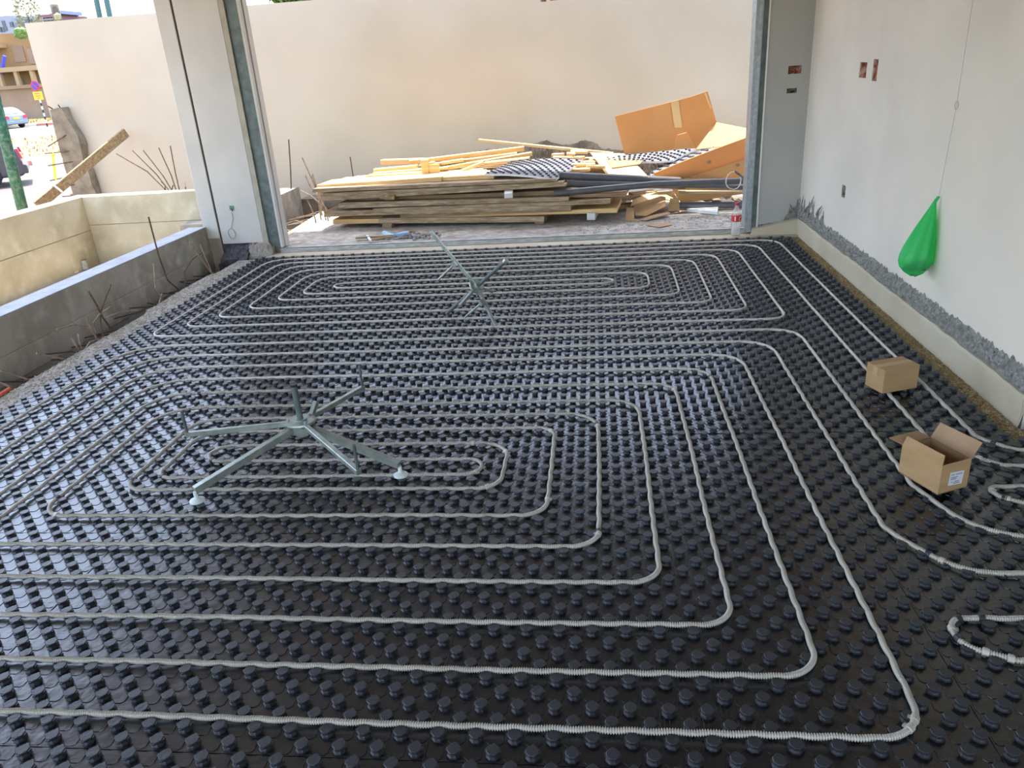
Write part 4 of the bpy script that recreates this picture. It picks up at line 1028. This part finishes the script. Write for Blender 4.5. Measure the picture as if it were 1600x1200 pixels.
# starter bars at the planter back wall
for k, (b0, mid, tp) in enumerate([((262,300),(230,268),(182,240)),((266,300),(244,272),(207,235)),((270,300),(255,275),(224,235)),((276,300),(268,275),(248,231)),((281,300),(274,270),(266,228)),((290,300),(290,292),(289,285)),((258,300),(258,290),(252,284)),((268,299),(270,290),(272,288))]):
    rod('fan_bar', [(PY(*b0, 8.6).x, 8.6, GZ), PY(*b0, 8.6), PY(*mid, 8.6), PY(*tp, 8.65)], .007, 'rust', ['lowest and longest bar of the rusty fan, leaning far left','second bar of the rusty fan from the left','third bar of the rusty fan from the left','fourth bar of the rusty fan','steepest tall bar of the rusty fan next to the column','short stub bar closest to the column at the fan','short curled bar at the foot of the fan','smallest stub in the middle of the fan'][k], 'rusty bars fanning up behind the planter')
# litter in the planter
q = MB(); c = PZ(114,427,-.115); q.lathe([(0,0),(.05,0),(.055,.01),(.05,.02),(.03,.012),(0,.012)], c, 20); tag(q.build('paper_plate', K['wht']), 'white plate lying in the planter bottom', 'plate')
c = PZ(131,422,-.115); q = MB(); q.lathe([(0,0),(.045,0),(.045,.10),(0,.10)], (c.x,c.y+.02,-.115), 16); tag(q.build('tin_can', K['galv']), 'grey tin in the planter corner', 'tin')
c = PZ(139,411,-.09); q = MB(); q.bar((c.x-.07,c.y,-.10),(c.x+.06,c.y+.02,-.08),.05,.04); tag(q.build('orange_scrap', K['orange'], bevel=.004), 'orange scrap behind the tin in the planter corner', 'scrap')
c = PZ(130,412,-.09); q = MB(); q.bar((c.x-.03,c.y,-.12),(c.x-.02,c.y+.02,-.03),.06,.03); tag(q.build('yellow_scrap', K['yellow'], bevel=.004), 'yellow scrap between the tin and the orange scrap in the planter', 'scrap')

# leaning board and green pole outside
q = MB(); a = PY(197,207,10.18); c = PY(58,322,8.9); q.bar(a, c, .04, .12); lb_ = tag(q.build('leaning_board', K['wood_l'], bevel=.004), 'long weathered board leaning diagonally across the concrete stub against the garden wall', 'board')
q = MB(); k0 = PY(30,334,8.6); q.tube([(k0.x,8.6,-.6), PY(-3,175,8.6), PY(-40,20,8.6), PY(-90,-190,8.6)], .062, 16); tag(q.build('green_pole', K['greenpaint'], smooth=True), 'thick scuffed green steel pole standing behind the planter at the left frame edge', 'pole')
for (x0, y0, x1, y1), l in [((157,32,150,-22), 'left one of two dark green poles rising behind the garden wall'), ((173,32,166,-20), 'right one of two dark green poles rising behind the garden wall')]:
    q = MB(); a, c = PY(x0, y0, 12), PY(x1-24, y1-100, 12); q.tube([(a.x, 12, -.5), a, c], .04, 10); tag(q.build('green_post', K['greendark'], smooth=True), l, 'pole', 'dark green posts behind the garden wall')
q = MB(); a, c = PY(91,34,11.5), PY(84,7,11.5); q.tube([(a.x+.3, 11.5, -.5), a, c], .058, 12); o = tag(q.build('timber_post', K['bark'], smooth=True), 'short thick dark post rising behind the left part of the garden wall', 'post')
q = MB(); q.rock(PY(91,27,11.4), .055, 5, 1.1); q.build('plaster_patch', K['palm'], o)
# white and wire sticks in the yard
q = MB(); q.bar(PY(50,262,9.4), PY(97,300,9.0), .015, .012); tag(q.build('white_batten', K['wht']), 'thin white batten sloping down in front of the leaning board', 'batten')
q = MB(); q.bar(PY(82,238,10.08), PY(87,281,10.08), .035, .006, up=(0,1,0)); tag(q.build('marker_strip', K['yellow']), 'yellow plastic strip hanging on the bars left of the concrete stub', 'strip')

# ------------------------------------------------------------------ street

sbox('ground_street', (-140, 10.5, GZ-.1), (60, 150, GZ), K['asphalt'])
sbox('ground_yard', (-60, -30, GZ-.12), (-5.6, 10.5, GZ-.01), K['sand'])
def strip(name, y0, y1, m, z=0.03, x0=-90, x1=0):
    b = MB(); b.box((x0, y0, GZ), (x1, y1, GZ+z)); return struct(b.build(name, K[m]))
strip('trim_median', 25.5, 42, 'sand', .10)
strip('trim_verge', 60, 74, 'drygrass', .14)
kb = strip('trim_kerb', 25.1, 25.5, 'wht', .14)
for k in range(4):
    q = MB(); x = -20.0-k*5; q.box((x-1.6, 25.06, GZ), (x+.9, 25.54, GZ+.145)); q.build('red_kerb_block', K['kerbred'], kb)
kb = strip('trim_kerb_2', 59.5, 60, 'wht', .16)
for k in range(3):
    q = MB(); x = -43.5-k*9; q.box((x-.4, 59.46, GZ), (x+4.2, 60.04, GZ+.165)); q.build('red_kerb_block', K['kerbred'], kb)
# grass tufts
q = MB(); rr = random.Random(5)
for k in range(300):
    y = rr.choice([rr.uniform(27,40), rr.uniform(62,73)]); x = -y*(.70+rr.uniform(0,.14)); hgt = rr.uniform(.05,.22)*(.6 if y < 50 else 1.3); r_ = rr.uniform(.01,.03)*(y/30)
    q.tube([(x,y,GZ+.05),(x+rr.uniform(-.1,.1),y,GZ+.1+hgt)], [r_*2, r_*.3], 4)
tag(q.build('dry_weeds', K['drygrass']), 'dry yellow weeds on the sandy verge across the street', 'weeds', kind='stuff')

def car(name, loc, heading, L_, W_, H_, paint, label, rearlights):
    t = empty(name, loc, label, 'car'); c, s = math.cos(heading), math.sin(heading)
    def tf(x, y, z): return (loc[0]+x*c-y*s, loc[1]+x*s+y*c, loc[2]+z)
    prof = [(0,.30),(0,.62),(.06,.90),(.22,1.02),(.62,1.36),(1.05,H_),(1.9,H_+.01),(2.5,H_-.08),(3.1,1.02),(3.9,.90),(L_-.05,.72),(L_,.35),(L_-.1,.24),(.1,.24)]
    def wid(z): return W_/2*(1 if z < .95 else 1-.22*(z-.95)/.55)
    q = MB(); n = len(prof)
    q.add([tf(x, -wid(z), z) for x, z in prof]+[tf(x, wid(z), z) for x, z in prof], [tuple(range(n)), tuple(range(2*n-1,n-1,-1))]+[(i,n+i,n+(i+1)%n,(i+1)%n) for i in range(n)])
    q.build('car_body', paint, t, bevel=.05, seg=3)
    q = MB(); q.add([tf(x, y, z) for x, y, z in [(.24,-.66,1.04),(.24,.66,1.04),(.64,.58,1.35),(.64,-.58,1.35)]]+[tf(x-.015, y, z+.015) for x, y, z in [(.24,-.66,1.04),(.24,.66,1.04),(.64,.58,1.35),(.64,-.58,1.35)]], [(0,1,2,3),(4,7,6,5),(0,4,5,1),(1,5,6,2),(2,6,7,3),(3,7,4,0)]); q.build('rear_window', K['carglass'], t)
    for sgn in (-1, 1):
        q = MB(); sd = [(.75,1.03),(3.0,1.03),(2.45,1.34),(1.05,1.36),(.85,1.30)]
        V = [tf(x, sgn*(wid(z)+.012), z) for x, z in sd]+[tf(x, sgn*(wid(z)-.03), z) for x, z in sd]; k = len(sd)
        q.add(V, [tuple(range(k)), tuple(range(2*k-1,k-1,-1))]+[(i,k+i,k+(i+1)%k,(i+1)%k) for i in range(k)]); q.build('side_window', K['carglass'], t)
        q = MB(); V = [(-.02,.56,.66),(-.02,.84,.70),(.05,.86,.92),(.05,.60,.86),]
        q.hexa([tf(-.03,sgn*.55,.68),tf(-.03,sgn*.86,.68),tf(.2,sgn*.88,.70),tf(.2,sgn*.6,.7),tf(.03,sgn*.58,.90),tf(.03,sgn*.86,.93),tf(.3,sgn*.87,.93),tf(.3,sgn*.6,.9)]); q.build('tail_light', K['tail'], t)
        for wx in (.85, L_-.85):
            q = MB(); a = Vector(tf(wx, sgn*(W_/2-.20), .31)); b_ = Vector(tf(wx, sgn*(W_/2+.015), .31)); q.tube([a, b_], .31, 20); wo_ = q.build('wheel', K['tyre'], t)
            d = (b_-a).normalized(); q = MB(); q.tube([b_, b_+d*.01], .19, 12); q.build('rim', K['rim'], wo_)
    q = MB(); q.box((0,0,0),(0,0,0)) if False else None
    q.hexa([tf(-.02,-.26,.66),tf(-.02,.26,.66),tf(.02,.26,.66),tf(.02,-.26,.66),tf(-.005,-.26,.78),tf(-.005,.26,.78),tf(.03,.26,.78),tf(.03,-.26,.78)]); q.build('number_plate', K['signyellow'], t)
    q = MB(); q.hexa([tf(-.08,-W_/2+.05,.30),tf(-.08,W_/2-.05,.30),tf(.1,W_/2,.30),tf(.1,-W_/2,.30),tf(-.08,-W_/2+.05,.52),tf(-.08,W_/2-.05,.52),tf(.1,W_/2,.55),tf(.1,-W_/2,.55)]); q.build('bumper', paint, t, bevel=.03, seg=2)
    return t
c = PY(33.5,194,58); car('hatchback_car', (c.x+.05, 57.6, GZ), math.radians(160), 4.1, 1.75, 1.50, K['carsilver'], 'silver hatchback car seen from behind on the road across the median', 1)
c = PY(44,262,20.5); car('sedan_car', (c.x+.30, 20.0, GZ), math.radians(216), 4.5, 1.8, 1.42, K['cardark'], 'dark grey car cut off by the left frame edge behind the green pole', 1)

# no-stopping sign on striped post
c0 = PY(72,190,57); c1 = PY(57,134,57)
t = empty('parking_sign', (c0.x, 57, GZ), 'round blue and red no-parking sign with yellow plate on a black and white post', 'road sign')
for k in range(12):
    q = MB(); z0 = GZ+k*2.9/12; q.tube([(c0.x,57,z0),(c0.x,57,z0+2.9/12)], .055, 10); q.build('post_band', K['wht' if k%2 else 'black'], t)
zt = c1.z
q = MB(); q.tube([(c0.x,56.93,zt),(c0.x,56.90,zt)], .36, 28); dd = q.build('sign_disc', K['red'], t)
q = MB(); q.tube([(c0.x,56.90,zt),(c0.x,56.885,zt)], .27, 28); q.build('blue_field', K['signblue'], dd)
q = MB(); q.bar((c0.x-.19,56.875,zt+.19),(c0.x+.19,56.875,zt-.19),.01,.08,up=(0.1,0,1)); q.build('red_slash', K['red'], dd)
q = MB(); q.box((c0.x-.36,56.92,zt-.98),(c0.x+.36,56.95,zt-.40)); yy = q.build('yellow_plate', K['signyellow'], t)
q = MB()
for k,(a,b_,z) in enumerate([(-.24,.2,.15),(-.2,.22,-.02),(-.1,.12,-.17)]): q.box((c0.x+a,56.91,zt-.69+z-.035),(c0.x+b_,56.921,zt-.69+z+.035))
q.build('plate_text', K['kerbred'], yy)

# retaining wall, tan house, white block
q = MB(); a = PY(0,170,74.5); q.box((-110,74.5,GZ),(-30,75,a.z+1.7)); q.box((-110,74.2,a.z+1.7),(-30,75.2,a.z+2.0)); struct(q.build('wall_street', K['retain']))
def at(x, y, Y): return PY(x, y, Y)
Yb = 80
t = empty('stucco_house', (at(20,150,Yb).x, Yb, GZ), 'tan stucco house with terraces across the street behind the retaining wall', 'house')
xr = at(52,100,Yb).x; zt = at(30,49,Yb).z; z2 = at(20,109,Yb).z; z1 = at(20,70,Yb).z; z0 = at(20,136,Yb).z
q = MB(); q.box((xr-40, Yb+1.5, GZ), (xr, Yb+10, zt)); q.build('wall', K['bldtan'], t)
q = MB(); q.box((xr-40, Yb-.6, z2-.2), (xr+1.2, Yb+1.6, z2+.25)); q.box((xr-40, Yb-.6, z1-.15), (xr-3.5, Yb+1.6, z1+.2)); q.build('terrace_slab', K['bldtan2'], t)
q = MB(); q.box((xr-40, Yb-.3, z0-2.5), (xr+1.2, Yb+1.5, z0)); q.build('parapet', K['bldtan2'], t)
for k, px in enumerate((5, 31, 56)):
    q = MB(); x = at(px,123,Yb).x; q.box((x-.18, Yb-.5, z0-.1), (x+.18, Yb-.1, z2)); q.build('pillar', K['bldtan2'], t)
for px, py in ((15,132),(43,131),(14,82),(37,85)):
    c = at(px, py, Yb); q = MB(); q.box((c.x-.6, Yb+1.40, c.z-.9), (c.x+.6, Yb+1.52, c.z+.6)); q.build('window', K['retain'], t)
c = at(5,101,Yb); q = MB(); q.tube([(c.x-.3,Yb-.2,c.z-.8),(c.x+.6,Yb-.2,c.z+.8)], .18, 8); q.build('folded_parasol', K['signblue'], t)
Yw = 150
t = empty('office_block', (at(15,45,Yw).x, Yw, GZ), 'white office block with blue glass and maroon bands far behind the tan house', 'office block')
x0, x1 = at(-30,40,Yw).x, at(20,40,Yw).x; zt = at(15,24,Yw).z
q = MB(); q.box((x0, Yw, GZ), (x1, Yw+14, zt)); q.build('wall', K['bldwhite'], t)
x2, x3 = at(20,30,Yw).x, at(78,30,Yw).x
q = MB(); q.box((x1, Yw+2, GZ), (at(42,30,Yw).x, Yw+14, at(30,25,Yw).z)); q.build('stair_wing', K['bldwhite'], t)
q = MB(); q.box((at(31,35,Yw).x, Yw+1.2, at(35,44,Yw).z), (at(42,35,Yw).x, Yw+2.2, at(35,30,Yw).z)); q.build('glass_panel', K['bldblue'], t)
q = MB(); q.box((at(54,25,Yw).x, Yw+1, GZ), (x3, Yw+12, at(65,22,Yw).z)); q.build('upper_wing', K['bldmaroon'], t)
for k, z in enumerate((26, 30)):
    q = MB(); q.box((at(54,25,Yw).x, Yw+.5, at(65,z+1.5,Yw).z), (x3+.5, Yw+1.1, at(65,z,Yw).z)); q.build('balcony_band', K['bldwhite' if k else 'bldmaroon'], t)
q = MB(); xa = at(62,20,Yw).x; q.prism([(xa, at(65,22,Yw).z), (x3+1, at(65,22,Yw).z), (x3+1, at(80,15,Yw).z)], Yw+2, Yw+9); q.build('roof', K['bldblue'], t)
for px, py in [(6,36),(18,38),(29,36),(5,46),(9,44),(1,46),(32,48),(37,47),(68,31),(74,31)]:
    c = at(px, py, Yw); yq = Yw-.1 if px < 20 else (Yw+1.9 if px < 45 else Yw+.9); q = MB(); q.box((c.x-.35, yq, c.z-.45), (c.x+.3, yq+.3, c.z+.4)); q.build('window', K['window'], t)
# pale conifer in front of the office block
def tree(name, base, h0, crown_c, crown_r, n, ls, m, label, seed, tall=1.0):
    t = empty(name, base, label, 'tree'); rr = random.Random(seed)
    q = MB(); q.tube([base, Vector(base).lerp(Vector(crown_c), .6), crown_c], [h0, h0*.7, h0*.3], 8); q.build('trunk', K['bark'], t)
    q = MB()
    for k in range(n):
        a = rr.uniform(0, 2*PI); cz = rr.uniform(-1, 1); r_ = crown_r*rr.uniform(.3, 1)**.5*math.sqrt(max(0, 1-cz*cz))
        p = Vector((crown_c[0]+r_*math.cos(a), crown_c[1]+r_*math.sin(a), crown_c[2]+cz*crown_r*tall)); u_ = Vector((rr.uniform(-1,1), rr.uniform(-1,1), rr.uniform(-.6,.6))).normalized()*ls; v_ = u_.cross(Vector((rr.uniform(-1,1),rr.uniform(-1,1),1))).normalized()*ls*.3
        q.add([p-u_, p+v_, p+u_, p-v_], [(0,1,2,3)])
    q.build('foliage', K[m], t); return t
c = at(43,23,120); tree('conifer_tree', (c.x, 120, GZ), .4, tuple(c), 1.9, 900, .35, 'palm', 'thin pale conifer standing before the far white office block', 4, 1.9)
c = PY(462,-16,13.5); tree('leafy_tree', (c.x, 13.5, GZ), .12, (c.x, 13.5, c.z), .50, 1500, .10, 'leaf', 'green leafy tree whose crown just tops the garden wall right of the column', 8, .55)
q = MB(); rr = random.Random(9)
for k in range(260):
    x = at(38+rr.uniform(0,22), 165, 73).x; p = at(rr.uniform(27,38), rr.uniform(48,56), 79.5); u_ = .35
    q.rock((p.x, p.y, p.z), rr.uniform(.15,.4), k, .8)
tag(q.build('roof_shrub', K['leaf']), 'green creeper on the roof edge of the tan house', 'shrub', kind='stuff')
